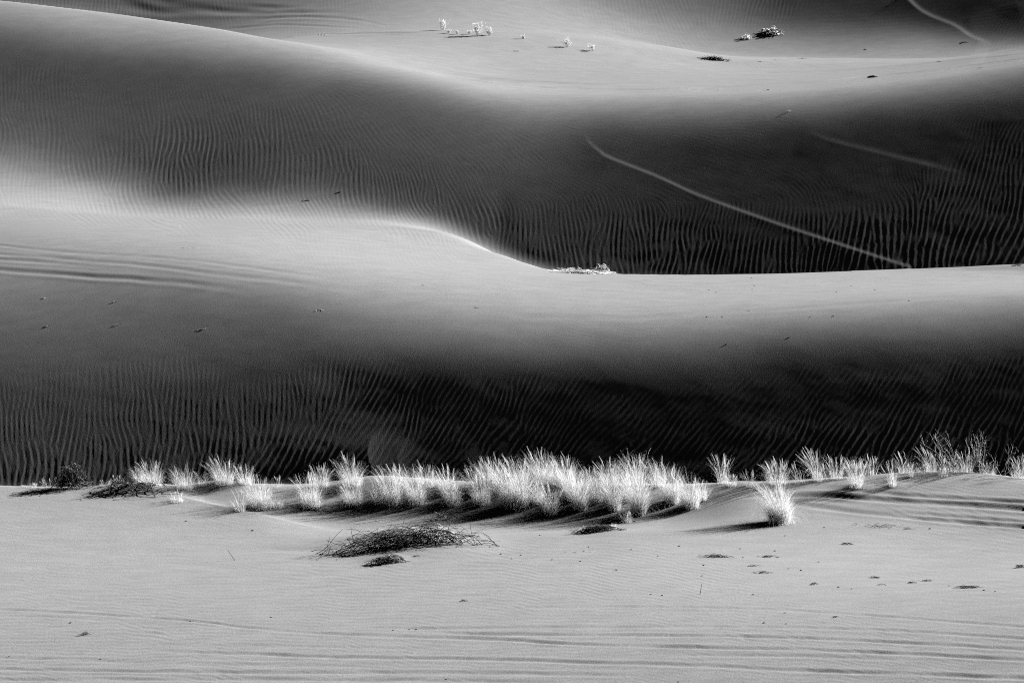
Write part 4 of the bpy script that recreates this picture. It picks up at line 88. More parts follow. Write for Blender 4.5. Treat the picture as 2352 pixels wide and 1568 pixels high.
634,-475,1,-1,-3,-10,-27,-36,-46,-50,-55,-56,-47,-34,-24,-12,-5,8,19,33,48,58,65,69,70,53,-1,-137,-29,-42,-53,-81,-85,-131,-82,-16,7,15,25,34,43,52,59,70,79,87,97,107,116,129,143,168,50,2,-10,-13,-15,-17,-19,-31,-53,-71,-84,-90,-93,-88,-79,-66,-52,-39,-25,-15,-2,0,1,-1,2,-1,0,1,1,-1,1,1,6,11,16,19,24,24,24,21,14,11,-54,-243,-324,-93,13,46,60,64,60,56,54,51,48,46,46,44,44,43,43,43,44,43,46,46,50,52,64,29,4,-1,0,-3,-1,-4,-3,-2,-3,-2,-4,-2,-3,-2,-2,-3,-3,-4,-4,-6,-12,-18,-24,-30,-33,-39,-44,-44,-46,-45,-44,-39,-31,-21,-3,-2,0,0,-1,0,-1,0,0,-1,0,-1,0,-1,0,0,-1,0,0,-1,-1,0,0,-1,-1,1,-2,1,1,1,-1,1,0,-1,1,0,0,0,0,-1,1,-1,0,0,0,-1,1,-1,0,-1,1,-1,0,0,0,0,-2,-3,-12,-36,-108,-67,-25,22,47,45,40,34,29,24,18,158,30,-56,-39,28,81,102,156,30,-43,-42,-27,-11,7,40,101,158,183,109,-112,-173,33,34,-17,-70,-100,-100,-81,-62,-42,-32,-25,-22,-22,-21,-18,-17,-15,-12,-9,-8,-3,-4,0,
687,-526,0,0,-4,-11,-27,-38,-44,-51,-57,-56,-46,-36,-24,-14,-3,7,20,38,51,62,71,74,71,46,-28,-140,-37,-49,-64,-85,-61,-112,-75,-13,5,15,25,32,43,51,60,69,79,87,98,106,116,127,142,170,47,7,-4,-8,-13,-18,-20,-33,-56,-73,-85,-93,-95,-90,-80,-66,-52,-38,-26,-12,-2,0,0,1,-1,1,1,-1,1,1,-1,2,4,11,16,23,25,28,27,24,19,16,-84,-256,-316,-76,13,43,61,61,61,58,54,53,50,47,47,44,45,44,43,44,43,46,44,46,47,52,67,13,7,1,0,0,-2,-3,-2,-2,-4,-1,-4,-3,-2,-3,-1,-4,-4,-4,-4,-9,-15,-22,-26,-31,-35,-39,-44,-43,-44,-43,-40,-35,-30,-20,-6,0,-1,0,0,-1,0,0,-1,0,0,-1,0,0,0,-1,0,0,-1,0,0,-1,0,-1,1,-2,0,0,1,1,-1,1,0,0,0,-1,1,-1,0,0,-1,0,-1,0,-1,0,-1,0,-1,0,0,-1,0,-1,0,-1,-1,-5,-13,-41,-125,-78,-29,18,48,48,43,37,31,27,21,112,126,55,32,43,60,128,104,-58,-78,-55,-37,-19,-2,15,57,122,124,-48,-140,35,104,73,3,-64,-98,-100,-85,-62,-44,-31,-26,-23,-21,-20,-19,-17,-15,-12,-9,-8,-3,-4,0,
741,-580,1,1,-4,-12,-30,-36,-45,-51,-59,-55,-48,-35,-25,-15,-4,8,22,41,55,66,76,80,77,40,-59,-142,-45,-57,-75,-92,-38,-98,-66,-9,6,15,25,32,42,50,61,69,78,88,99,108,117,129,139,153,45,16,4,-3,-8,-16,-20,-34,-59,-75,-89,-95,-98,-93,-80,-67,-52,-38,-25,-11,0,-1,1,0,0,0,0,1,0,1,0,0,3,7,17,24,29,32,32,31,25,15,-97,-270,-314,-72,13,46,64,63,60,57,55,53,50,49,47,46,45,45,44,44,46,44,47,47,47,49,47,13,8,4,2,1,0,-2,-3,-1,-2,-4,-2,-3,-3,-2,-2,-4,-3,-6,-6,-11,-19,-25,-28,-32,-36,-40,-42,-41,-41,-39,-35,-33,-29,-21,-9,-1,0,-1,0,0,-1,0,0,-1,1,-1,0,-1,1,0,-1,0,1,-1,0,0,0,0,0,0,-1,1,-1,2,0,0,0,0,-2,0,0,-1,-1,0,-1,-1,0,-2,0,0,-2,0,-1,0,-2,0,-2,0,-1,-1,-3,-5,-17,-49,-149,-91,-35,25,56,54,48,39,33,29,25,74,213,154,110,86,78,108,-29,-121,-84,-58,-46,-28,-9,7,18,79,-52,-176,-8,153,176,112,21,-56,-98,-103,-85,-63,-45,-33,-25,-22,-22,-20,-19,-17,-15,-12,-9,-8,-3,-4,0,
795,-633,1,2,-5,-13,-30,-38,-43,-52,-61,-55,-47,-37,-25,-16,-5,8,25,45,58,69,81,88,84,33,-88,-146,-50,-65,-83,-88,-49,-82,-47,-5,10,16,25,31,42,50,61,68,79,90,98,111,122,132,137,125,41,23,13,5,-3,-11,-17,-33,-62,-79,-93,-100,-101,-95,-81,-66,-52,-39,-26,-7,-1,1,-1,1,0,0,0,0,1,0,0,1,1,1,16,26,31,36,39,39,34,12,-104,-274,-322,-75,14,45,78,62,59,56,53,54,50,50,47,47,47,44,46,46,46,46,48,48,47,43,32,9,8,6,5,3,1,-1,-1,-1,-2,-3,-3,-3,-2,-2,-3,-4,-4,-5,-9,-15,-23,-26,-30,-34,-37,-41,-39,-38,-35,-33,-33,-30,-28,-24,-14,-2,0,-1,0,-1,0,0,0,-1,0,1,-1,0,0,0,0,1,-1,1,0,0,1,1,0,2,0,2,1,3,-3,-1,-2,-2,-1,-1,-2,-1,0,-2,-1,0,-2,0,-1,-1,-1,-1,-1,-1,-1,-2,-1,-2,-1,-3,-4,-9,-21,-60,-174,-105,-39,36,70,63,51,41,35,31,28,39,297,246,190,151,125,20,-192,-145,-70,-69,-52,-38,-19,3,15,-91,-246,-103,103,183,251,161,40,-51,-96,-104,-87,-65,-46,-32,-26,-22,-22,-20,-19,-18,-13,-13,-9,-8,-3,-4,0,]
ZC = np.cumsum(np.cumsum(np.array(HEIGHT_STEPS, float).reshape(NS, NY), axis=1), axis=1)*0.0005
SC = np.linspace(-0.24, 0.24, NS)
YB = np.concatenate([np.linspace(44,70,27)[:-1], np.linspace(70,150,201)[:-1], np.linspace(150,215,45)])

def spline_basis(x, k):
    n = len(k); h = np.diff(k); A = np.zeros((n, n)); R = np.zeros((n, n)); A[0,0] = A[-1,-1] = 1
    for i in range(1, n-1):
        A[i,i-1] = h[i-1]; A[i,i] = 2*(h[i-1]+h[i]); A[i,i+1] = h[i]
        R[i,i-1] = 6/h[i-1]; R[i,i] = -6/h[i-1]-6/h[i]; R[i,i+1] = 6/h[i]
    M = np.linalg.solve(A, R)
    i = np.clip(np.searchsorted(k, x)-1, 0, n-2); hh = h[i]; a = (k[i+1]-x)/hh; b = 1-a
    B = np.zeros((len(x), n)); r = np.arange(len(x)); B[r,i] += a; B[r,i+1] += b
    return B+((a**3-a)*hh**2/6)[:,None]*M[i]+((b**3-b)*hh**2/6)[:,None]*M[i+1]

# ------------------------------------------------------------------ the sheet: columns fan out, rows crowd where the slope is seen
S_IN = np.linspace(-0.238, 0.238, 1660)
ZS = spline_basis(S_IN, SC) @ ZC                         # column-wise heights on YB
Yd = np.concatenate([np.linspace(44,70,105)[:-1], np.linspace(70,150,801)[:-1], np.linspace(150,215,200)])
ZD = ZS @ spline_basis(Yd, YB).T
tan = (ZD-CZ)/Yd; run = np.maximum.accumulate(tan, axis=1)
Vd = v_of(Yd[None], CZ+run*Yd[None])
w = np.abs(np.diff(Vd, axis=1)); dy = np.diff(Yd)
w = w+dy*3.0*np.clip((Yd[1:]<190)+.25, 0, 1)
for ax, n in ((0, 41), (1, 9)):
    c = np.cumsum(np.pad(w, [(n//2+1, n//2) if a == ax else (0, 0) for a in (0, 1)], mode='edge'), axis=ax)
    w = (c[n:]-c[:-n])/n if ax == 0 else (c[:, n:]-c[:, :-n])/n
cum = np.concatenate([np.zeros((len(S_IN), 1)), np.cumsum(w, axis=1)], axis=1)
NR = 1020; NC = len(S_IN)
Y = np.empty((NC, NR)); Z = np.empty((NC, NR))
for i in range(NC):
    Y[i] = np.interp(np.linspace(0, cum[i,-1], NR), cum[i], Yd)
    # smooth (quadratic-free) height lookup on the dense profile
    Z[i] = np.interp(Y[i], Yd, ZD[i])
S2 = S_IN[:, None]*np.ones((1, NR))
V = v_of(Y, Z); U = u_of(S2, V)
TANV = (Z-CZ)/Y
VIS = TANV >= np.maximum.accumulate(TANV, axis=1)-1e-4

def curve(pts):
    a = np.array(pts, float)
    return lambda u: np.interp(u, a[:,0], a[:,1])
YC2 = curve([(-400,114),(0,114),(600,111),(1000,106),(1250,100),(1600,98),(2700,97)])
YC3 = curve([(-400,143),(0,141),(600,138),(1000,134),(1400,131),(2700,133)])
YC4 = curve([(-400,152),(0,151),(600,148),(1000,148),(1600,147),(2700,147)])
UU = 1176+F*S2
LAY = (Y > 72.2).astype(int)+(Y > YC2(UU))+(Y > YC3(UU))+(Y > YC4(UU))     # 0 near sand, 1 middle dune, 2 back dune, 3 plateau, 4 far slope

# ------------------------------------------------------------------ tracks, creases and mounds pressed into the sheet
def seg_dist(pts, um, vm):
    """distance in frame units from each vertex to a polyline, and the signed side (above = +)"""
    best = np.full(um.shape, 1e9); side = np.zeros(um.shape); along = np.zeros(um.shape)
    P = np.array(pts, float); L = 0.0
    T = np.r_[0, np.cumsum(np.hypot(*np.diff(P, axis=0).T))]
    for (a, b, l0) in zip(P[:-1], P[1:], T[:-1]):
        d = b-a; ll = math.hypot(*d)
        t = np.clip(((um-a[0])*d[0]+(vm-a[1])*d[1])/ll**2, 0, 1)
        dx = um-a[0]-t*d[0]; dv = vm-a[1]-t*d[1]; q = np.hypot(dx, dv)
        m = q < best
        best[m] = q[m]; side[m] = np.sign(d[1]*dx-d[0]*dv)[m]; along[m] = (l0+t*ll)[m]
    return best, side, along, T[-1]
def bez(pts, n=6):
    """smooth a polyline (Catmull-Rom)"""
    P = [np.array(p, float) for p in pts]; P = [2*P[0]-P[1]]+P+[2*P[-1]-P[-2]]; o = []
    for i in range(1, len(P)-2):
        for t in np.linspace(0, 1, n, endpoint=False):
            o.append(.5*(2*P[i]+(P[i+1]-P[i-1])*t+(2*P[i-1]-5*P[i]+4*P[i+1]-P[i+2])*t*t+(3*P[i]-P[i-1]-3*P[i+1]+P[i+2])*t**3))
    return o+[P[-2]]
def near(pts, lay, pad):
    P = np.array(pts)
    return (U > P[:,0].min()-pad) & (U < P[:,0].max()+pad) & (V > P[:,1].min()-pad) & (V < P[:,1].max()+pad) & np.isin(LAY, lay)
def wob(n, step, amp, seed):
    r = np.random.default_rng(seed); k = max(4, int(n/step)+3)
    a = r.normal(0, amp, k)
    return lambda x: np.interp(x/step, np.arange(k), a)
DZ = np.zeros_like(Z)
def groove(pts, lay, depth, width, fade=(60, 60), seed=1, gk=.55, wv_=.18):
    """a rut that runs across the view: depth in m, width across in m, with a low berm on the near lip"""
    pts = bez(pts); P = np.array(pts); m = near(pts, lay, 40)
    if not m.any(): return
    o = np.argsort(P[:,0]); ux, vx = P[o,0], P[o,1]
    um, ym = U[m], Y[m]
    # the rut as a ground curve y(u): convert picture row to ground distance through the sheet itself
    ks = np.linspace(ux[0], ux[-1], max(8, int((ux[-1]-ux[0])/12)))
    vs = np.interp(ks, ux, vx); ys = np.array([ground(a, b, lay)[1] for a, b in zip(ks, vs)])
    ys = np.convolve(np.pad(ys, 2, mode='edge'), np.ones(5)/5, mode='valid')
    wv = wob(ks[-1]-ks[0]+50, 80, width*wv_, seed); wd = wob(ks[-1]-ks[0]+50, 60, .28, seed+9)
    yq = np.interp(um, ks, ys)+wv(um-ks[0])
    d = (ym-yq)/width
    f = np.clip((um-ks[0]+1)/fade[0], 0, 1)*np.clip((ks[-1]-um+1)/fade[1], 0, 1)
    f = f*np.clip(1+wd(um-ks[0]), .25, 1.7)
    f[(um < ks[0]) | (um > ks[-1])] = 0
    h = -np.exp(-d*d)+.45*np.exp(-((d+1.7)/.8)**2)+.5*np.exp(-((d-1.7)/.9)**2)
    DZ[m] += depth*f*h*gk
def crease(pts, lay, height, sig, fade=(40, 40), asym=1.0):
    pts = bez(pts); m = near(pts, lay, sig*max(5, 4.5*asym))
    d, s, al, T = seg_dist(pts, U[m], V[m])
    f = np.clip((al+1)/fade[0], 0, 1)*np.clip((T-al+1)/fade[1], 0, 1)
    # the lit face falls to the right and away; the other flank tails off slowly, so it casts no hard shadow
    DZ[m] += height*f*np.where(s > 0, np.exp(-(d/sig)**2), np.exp(-d/(sig*asym)))
def lump(u, v, su, sv, h, lay):
    m = np.isin(LAY, lay) & (abs(U-u) < 4*su) & (abs(V-v) < 4*sv)
    DZ[m] += h*np.exp(-((U[m]-u)/su)**2-((V[m]-v)/sv)**2)
def ground(u, v, lay=None):
    """where the view ray of a picture point first meets the sheet -> x, y, z"""
    s = (u-1176)/F/(CT-(v-784)/F*ST)
    i = int(np.clip(round((s-S_IN[0])/(S_IN[1]-S_IN[0])), 0, NC-1))
    c = V[i]; ok = VIS[i] if lay is None else VIS[i] & np.isin(LAY[i], lay)
    idx = np.where(ok)[0]
    if len(idx) == 0: idx = np.arange(NR)
    vv = c[idx]                                            # falls with distance
    j = int(np.argmax(vv <= v)) if (vv <= v).any() else len(idx)-1
    j1 = idx[j]; j0 = idx[max(j-1, 0)]
    if j0 == j1 or abs(c[j0]-c[j1]) < 1e-6: t = 0.0
    else: t = float(np.clip((c[j0]-v)/(c[j0]-c[j1]), 0, 1))
    y = Y[i,j0]*(1-t)+Y[i,j1]*t; z = Z[i,j0]*(1-t)+Z[i,j1]*t
    return s*y, y, z
# tyre ruts in the near sand, right of the grass
groove([(1700,1140),(1800,1140),(1893,1137),(2049,1150),(2206,1158),(2352,1170),(2450,1180)], [0], .045, .15, (150,10), 3, 1.0, .07)
groove([(1950,1127),(1990,1131),(2150,1143),(2352,1153),(2450,1160)], [0], .028, .11, (60,10), 4, 1.0, .07)
groove([(1820,1157),(1893,1162),(2088,1179),(2352,1198),(2450,1206)], [0], .026, .11, (60,10), 5, 1.0, .07)
groove([(1820,1160),(1893,1168),(2069,1185),(2186,1198),(2352,1211),(2450,1217)], [0], .036, .14, (60,10), 6, 1.0, .07)
# long shallow ruts along the bottom of the frame
for k, (pts, dep) in enumerate([
    ([(-80,1394),(0,1399),(200,1409),(450,1426),(550,1439),(750,1455),(1050,1465),(1176,1470),(1326,1479),(1626,1487),(1926,1494),(2352,1515),(2450,1520)], .022),
    ([(350,1496),(500,1499),(750,1508),(1000,1512),(1176,1516),(1526,1526),(1776,1536)], .020),
    ([(-80,1534),(0,1536),(300,1541),(600,1544),(850,1545),(1176,1546),(1500,1551)], .018),
    ([(-80,1560),(0,1561),(400,1560),(900,1562),(1300,1566)], .016),
    ([(1150,1396),(1476,1393),(1676,1396),(1926,1408),(2352,1440),(2450,1447)], .018),
    ([(850,1444),(1176,1441),(1476,1440),(1726,1439),(2026,1447),(2352,1466),(2450,1471)], .016),
    ([(1000,1452),(1176,1457),(1476,1459),(1776,1463),(2076,1476),(2352,1491),(2450,1496)], .024),
    ([(1500,1502),(1576,1504),(1826,1506),(2100,1516)], .014),
    ([(1700,1534),(1826,1539),(2100,1548),(2352,1557),(2450,1560)], .022),
    ([(-80,1412),(100,1416),(300,1428)], .012), ([(150,1518),(500,1526),(900,1530)], .010),
    ([(200,1478),(600,1483),(1000,1490)], .008), ([(-80,1508),(150,1514),(500,1521)], .012)]):
    groove(pts, [0], dep, .10, (110,110), 20+k, .85, .12)
# ruts on the left shoulder and the right brow of the middle dune
for k, (pts, dep) in enumerate([
    ([(-100,553),(0,563),(137,578),(308,587),(444,599),(615,619),(804,647)], .035),
    ([(-100,576),(0,585),(205,599),(376,614),(513,630),(684,648),(804,667),(900,682)], .035),
    ([(-100,588),(0,595),(171,606),(308,615)], .05),
    ([(-100,612),(0,620),(171,631),(342,644),(410,648),(581,667)], .055)]):
    groove(pts, [1], dep, .24, (20,260), 40+k, .36)
for k, (pts, dep) in enumerate([
    ([(1400,712),(1548,705),(1787,691),(2061,674),(2352,660),(2450,655)], .010),
    ([(1117,718),(1253,729),(1459,729),(1548,723),(1821,708),(2095,689),(2352,672),(2450,666)], .013),
    ([(1219,636),(1300,648),(1356,653),(1480,652),(1561,646)], .014),
    ([(1150,700),(1300,715),(1480,716),(1600,712)], .006)]):
    groove(pts, [1], dep, .2, (120,30), 50+k)
# ruts over the plateau behind the back dune
for k, (pts, dep) in enumerate([
    ([(980,164),(1083,178),(1219,188),(1390,194),(1579,190),(1787,183)], .04),
    ([(980,169),(1117,190),(1253,201),(1390,206),(1579,204),(1856,190),(1992,176),(2129,164),(2352,135),(2450,124)], .05),
    ([(1700,168),(1900,165),(2100,150),(2352,124)], .03)]):
    groove(pts, [2, 3], dep, .75, (60,60), 60+k, .9, .10)
for k, (pts, dep, wd) in enumerate([
    ([(270,10),(330,20),(376,27),(480,26),(600,30),(800,28)], .09, .5), ([(330,2),(420,14),(540,18),(700,20)], .08, .5),
    ([(500,69),(574,63),(650,58),(804,64),(870,70)], .06, .35), ([(581,46),(684,39),(804,45),(880,58),(925,72)], .07, .4)]):
    groove(pts, [4], dep, wd*.7, (60,120), 70+k, .3, .12)
groove([(600,94),(626,91),(718,82),(804,79),(900,76),(960,76)], [3, 4], .08, .3, (30,40), 80, 1.3)
# sharp little wind creases on the back dune, far slope, and lobes at the foot of the middle dune
crease([(1338,305),(1352,330),(1375,350),(1400,366),(1500,405),(1600,450),(1700,487),(1800,522),(1900,555),(2000,588),(2095,618)], [2], .013, 4.6, (90,10), 24)
crease([(1840,300),(1900,324),(2000,350),(2100,375),(2215,404)], [2], .006, 7, (80,90), 16)
crease([(2075,-12),(2085,2),(2110,25),(2140,42),(2190,62),(2230,88),(2275,104)], [3, 4], .025, 6, (8,30), 12)
crease([(2210,52),(2280,25),(2352,0)], [4], .004, 5, (20,20), 8)
m = np.isin(LAY, [1]) & (abs(U-860) < 800) & (V > 880) & (V < 1150)
for ue, v0, hh, dec in ((845, 1040, .024, 36), (914, 1058, .008, 22)):
    e = ue+14*((V[m]-v0)/45)**2
    d = U[m]-e
    DZ[m] += hh*np.where(d > 0, np.exp(-np.clip(d, 0, None)/dec), np.exp(np.clip(d, None, 0)/190))*np.exp(-(np.where(V[m] < v0, (V[m]-v0)/52, (V[m]-v0)/90))**2)
lump(715, 892, 50, 26, .007, [1]); lump(1150, 500, 26, 62, -.0065, [2])
# hollow behind the near left swell, and the hummocks the plants have caught
e = np.interp(U, [380,430,560,700,850,980,1100], [1128,1143,1172,1196,1218,1228,1232])
m = (LAY == 0) & (U > 380) & (U < 1100)
d = (e-V)[m]
DZ[m] -= .10*np.clip((U[m]-380)/90, 0, 1)*np.clip((820-U[m])/220, 0, 1)*np.where(d > 0, (1-np.exp(-d/7))*np.exp(-(d/42)**2), 0)
lump(945, 1252, 140, 24, .30, [0]); lump(930, 1238, 60, 16, .10, [0]); lump(892, 1290, 40, 8, .06, [0]); lump(1390, 1216, 60, 9, .06, [0])
lump(300, 1124, 80, 12, .14, [0]); lump(500, 1112, 70, 10, .10, [0]); lump(1965, 1118, 40, 8, .06, [0]); lump(2052, 1116, 34, 7, .05, [0])
lump(700, 1263, 150, 5, -.03, [0]); lump(1700, 1112, 40, 8, .05, [0])

# shallow trough added under the grass belt: sand falls away, so its cast shadow looks thinner
_y = np.interp(UU, [600,760,1000,1300,1640], [70.2,70.5,70.6,70.0,70.2])
_a = np.clip((UU-560)/260, 0, 1); _b = np.clip((1740-UU)/220, 0, 1); _g = _a*_a*(3-2*_a)*_b*_b*(3-2*_b)
_t = np.clip((Y-(_y-3.2))/3.2, 0, 1); _f = np.clip((Y-_y)/1.6, 0, 1)
DZ -= .25*_g*(_t*_t*(3-2*_t))*(1-_f*_f*(3-2*_f))*(LAY == 0)

# ------------------------------------------------------------------ wind ripples: crest direction (deg), spacing, steepness
RIP = {
0: [(0,1130,178,8,.02),(0,1250,177,8,.03),(600,1250,177,8,.022),(1100,1170,4,9,.035),(800,1175,8,9,.035),(1500,1350,172,8.5,.045),(1300,1450,180,9,.03),(300,1500,178,9,.045),(1900,1270,176,8,.006),(2200,1340,176,9,.008),(2200,1140,172,9,.03),(1700,1210,178,8,.006),(1200,1290,178,8.5,.04),(900,1330,178,8.5,.035),(2000,1500,177,9,.03),(1200,1230,177,8,.015)],
1: [(0,600,180,8,.003),(500,650,175,8,.004),(1000,720,178,8.5,.03),(1400,760,178,9,.045),(1700,800,4,9,.035),(2000,760,5,8,.008),(2300,720,5,8,.004),(600,780,178,9,.012),(250,740,20,9,.006),(1200,660,178,8,.003),(1800,660,3,8,.002),
    (0,835,90,15,.0),(600,830,86,15,.0),(0,890,90,16,.035),(0,950,89,17,.055),(0,1060,88,20,.065),(400,880,88,16,.03),(400,950,87,17,.05),(400,1060,84,20,.062),(700,900,80,16,.04),(700,1060,66,20,.06),(900,950,62,17,.05),(900,1060,54,19,.055),(1100,900,60,15,.03),(1100,1000,50,17.5,.055),(1400,950,48,17,.045),(1400,1060,48,18.5,.055),(1700,890,50,16,.025),(1700,1050,50,18.5,.06),(2000,880,55,17,.03),(2000,1050,58,20,.065),(2300,880,62,18,.035),(2300,1050,66,22,.065),(1100,830,70,14,.0),(1500,845,50,14,.0),(2000,815,50,14,.004),
    (80,450,100,13,.08),(200,470,130,12,.08),(400,485,160,12,.10),(700,492,150,12,.11),(900,500,122,12,.09),(500,540,130,12,.015),(800,550,100,12,.02),(300,560,175,10,.005),(100,540,150,10,.008)],
2: [(0,40,176,8,.03),(400,90,172,8,.03),(800,170,168,8,.03),(1100,240,172,7.5,.035),(1400,250,178,7.5,.045),(1700,240,3,8,.045),(2000,200,8,8,.035),(2300,170,8,8,.02),(1400,205,178,8,.004),(1800,190,4,8,.006),
    (0,110,90,12,.0),(300,150,95,12,.0),(600,190,120,11,.0),(900,240,140,11,.015),(50,200,90,13,.03),(50,350,88,13,.05),(250,300,92,13,.03),(300,400,80,14,.05),(450,230,100,12,.03),(450,350,88,15,.06),(600,280,105,13,.045),(600,400,90,15,.065),(750,280,115,13,.04),(750,400,92,14,.06),(900,320,122,13,.04),(900,450,95,14,.065),(1100,330,142,12,.02),(1100,420,120,12,.03),(1050,520,100,15,.065),(1200,560,98,15,.055),(1250,420,145,11,.02),(1300,500,95,13,.04),(1500,380,170,11,.006),(1450,560,90,16,.06),(1700,420,160,11,.005),(1700,500,80,14,.03),(1700,590,83,17,.06),(2000,420,110,12,.006),(2000,560,80,18,.065),(2200,460,72,17,.05),(2300,550,74,19,.065),(2100,340,80,12,.0),(2300,400,75,15,.03),(1900,330,170,10,.002),(400,450,92,14,.07),(150,420,95,13,.06),(300,458,105,13,.10),(500,474,125,13,.12),(700,480,122,13,.12),(900,490,115,13,.11)],
3: [(1000,130,178,9,.003),(2000,165,6,9,.004)],
4: [(100,30,88,11,.05),(300,30,85,11,.05),(500,50,100,10,.045),(700,30,95,10,.035),(1000,40,115,9,.03),(1250,60,130,9,.03),(1400,30,95,11,.045),(1550,60,110,11,.05),(1700,40,75,11,.05),(1700,110,150,9,.03),(1900,80,20,9,.006),(2200,30,40,9,.0),(2300,95,60,10,.03),(2000,20,60,10,.004)]}
def fbm(scale_c, scale_r, seed):
    r = np.random.default_rng(seed); o = np.zeros((NC, NR))
    for k in range(3):
        nc, nr = int(NC/scale_c*2**k)+3, int(NR/scale_r*2**k)+3
        a = r.normal(size=(nc, nr)); ci = np.linspace(0, nc-2.001, NC); ri = np.linspace(0, nr-2.001, NR)
        i = ci.astype(int); f = (ci-i); f = (f*f*(3-2*f))[:, None]; j = ri.astype(int); g = ri-j; g = (g*g*(3-2*g))[None]
        A = a[i][:, j]; B = a[i+1][:, j]; C_ = a[i][:, j+1]; D = a[i+1][:, j+1]
        o += ((A*(1-f)+B*f)*(1-g)+(C_*(1-f)+D*f)*g)*.5**k
    return o
AL = np.zeros((2,)+Z.shape); LM = np.full(Z.shape, 9.0); AM = np.zeros(Z.shape)
for k, pts in RIP.items():
    m = LAY == k
    if not m.any(): continue
    um, vm = U[m]/2.2, V[m]; W = np.zeros(um.shape); c = np.zeros(um.shape); s = np.zeros(um.shape); l = np.zeros(um.shape); a = np.zeros(um.shape)
    for (pu, pv, pa, pl, pA) in pts:
        q = 1/(((um-pu/2.2)**2+(vm-pv)**2)/900+.12)**2.1
        W += q; c += q*math.cos(math.radians(2*pa)); s += q*math.sin(math.radians(2*pa)); l += q*pl; a += q*pA
    AL[0][m] = c; AL[1][m] = s; LM[m] = l/W; AM[m] = a/W
alpha = .5*np.arctan2(AL[1], AL[0])+(.13*fbm(26, 15, 11)+.10*fbm(13, 9, 14)+.06*fbm(60, 40, 13))*np.where(LAY == 0, .5, 1)
LM = LM*np.clip(1+.10*fbm(50, 30, 12), .75, 1.3)*np.where((LAY == 1) | (LAY == 2) | (LAY == 4), .80, .9)
kx = 2*PI/LM*np.sin(alpha); kv = 2*PI/LM*np.cos(alpha)
Uc, Ur = np.gradient(U); Vc, Vr = np.gradient(V)
kc = Uc*kx+Vc*kv; kr = Ur*kx+Vr*kv
PX, PY, PZ = S2*Y, Y, Z
ec = [np.gradient(a, axis=0) for a in (PX, PY, PZ)]; er = [np.gradient(a, axis=1) for a in (PX, PY, PZ)]
g11 = sum(a*a for a in ec); g22 = sum(a*a for a in er); g12 = sum(a*b for a, b in zip(ec, er))
det = np.maximum(g11*g22-g12**2, 1e-12)
kw = np.sqrt(np.maximum((g22*kc*kc-2*g12*kc*kr+g11*kr*kr)/det, 1e-6))      # ripple wave number on the ground, rad per m
del ec, er, Uc, Ur, Vc, Vr, AL
def ripples():
    """sand ripples with forks: noise driven through a bank of oriented band filters until it organises"""
    mag = np.clip(np.hypot(kc, kr), 2*PI/14, 2*PI/3.2); ang = np.arctan2(kr, kc) % PI
    nA, lams = 14, np.array([3.4, 4.6, 6.2, 8.4, 11.4])
    fx = np.fft.fftfreq(NC)[:, None]*2*PI; fy = np.fft.rfftfreq(NR)[None]*2*PI
    fr = np.hypot(fx, fy)+1e-9; fa = np.arctan2(fy, fx)
    lr = np.log(2*PI/mag); lc = np.log(lams); dl = lc[1]-lc[0]
    wl = [np.clip(1-abs(np.clip(lr, lc[0], lc[-1])-c)/dl, 0, 1) for c in lc]
    wa = []
    for i in range(nA):
        d = abs((ang-i*PI/nA+PI/2) % PI-PI/2); wa.append(np.clip(1-d/(PI/nA), 0, 1).astype(np.float32))
    G = [[None]*len(lams) for _ in range(nA)]
    h = RNG.normal(size=(NC, NR)).astype(np.float32)
    blur = np.exp(-(fr*9)**2/2)
    ra = [np.exp(-((np.log(fr)-math.log(2*PI/l))/.20)**2) for l in lams]
    for it in range(4):
        H = np.fft.rfft2(h); out = np.zeros((NC, NR), np.float32)
        for i in range(nA):
            da = abs((fa-i*PI/nA+PI/2) % PI-PI/2); ga = np.exp(-(da/.17)**2)
            for j in range(len(lams)):
                ww = wa[i]*wl[j]
                if not ww.any(): continue
                out += ww*np.fft.irfft2(H*(ga*ra[j]), s=(NC, NR))
        rms = np.sqrt(np.maximum(np.fft.irfft2(np.fft.rfft2(out*out)*blur, s=(NC, NR)), 1e-12))
        out /= rms
        h = np.tanh(1.2*out)
    H = np.fft.rfft2(h); a = np.zeros((NC, NR), np.float32); b = np.zeros((NC, NR), np.float32)
    for i in range(nA):
        t = i*PI/nA; da = abs((fa-t+PI/2) % PI-PI/2); ga = np.exp(-(da/.17)**2); sg = np.sign(math.cos(t)*fx+math.sin(t)*fy)
        for j in range(len(lams)):
            ww = wa[i]*wl[j]
            if not ww.any(): continue
            K = H*(ga*ra[j]); a += ww*np.fft.irfft2(K, s=(NC, NR)); b += ww*np.fft.irfft2(K*(-1j*sg), s=(NC, NR))
    e = np.sqrt(np.maximum(np.fft.irfft2(np.fft.rfft2(a*a+b*b)*blur, s=(NC, NR)), 1e-12)/2)
    b = b*np.where((kr < 0) | ((kr == 0) & (kc < 0)), -1, 1)
    return a/e, b/e
pat, quad = ripples()
env = np.sqrt(pat*pat+quad*quad)+1e-6
lim = np.minimum(env, 2.0)/env; pat *= lim; quad *= lim; env *= lim
amp = AM*np.clip(1+.16*fbm(110, 60, 3), .3, 1.8)
DZ += amp/kw*np.where(LAY == 0, 2.3, .41)*(pat*.8+.30*np.clip(2.2*(np.sin(alpha)*.88-np.cos(alpha)*.47), -1, 1)*2*pat*quad/env)
DZ += .0010*fbm(60, 22, 5)*np.clip((Y-40)/40, 0, 1)
# only disturb where the ripple is resolvable
DZ *= np.clip((.238-abs(S2))/.03, 0, 1)
Z = Z+DZ
V = v_of(Y, Z); U = u_of(S2, V); TANV = (Z-CZ)/Y
VIS = TANV >= np.maximum.accumulate(TANV, axis=1)-1e-4

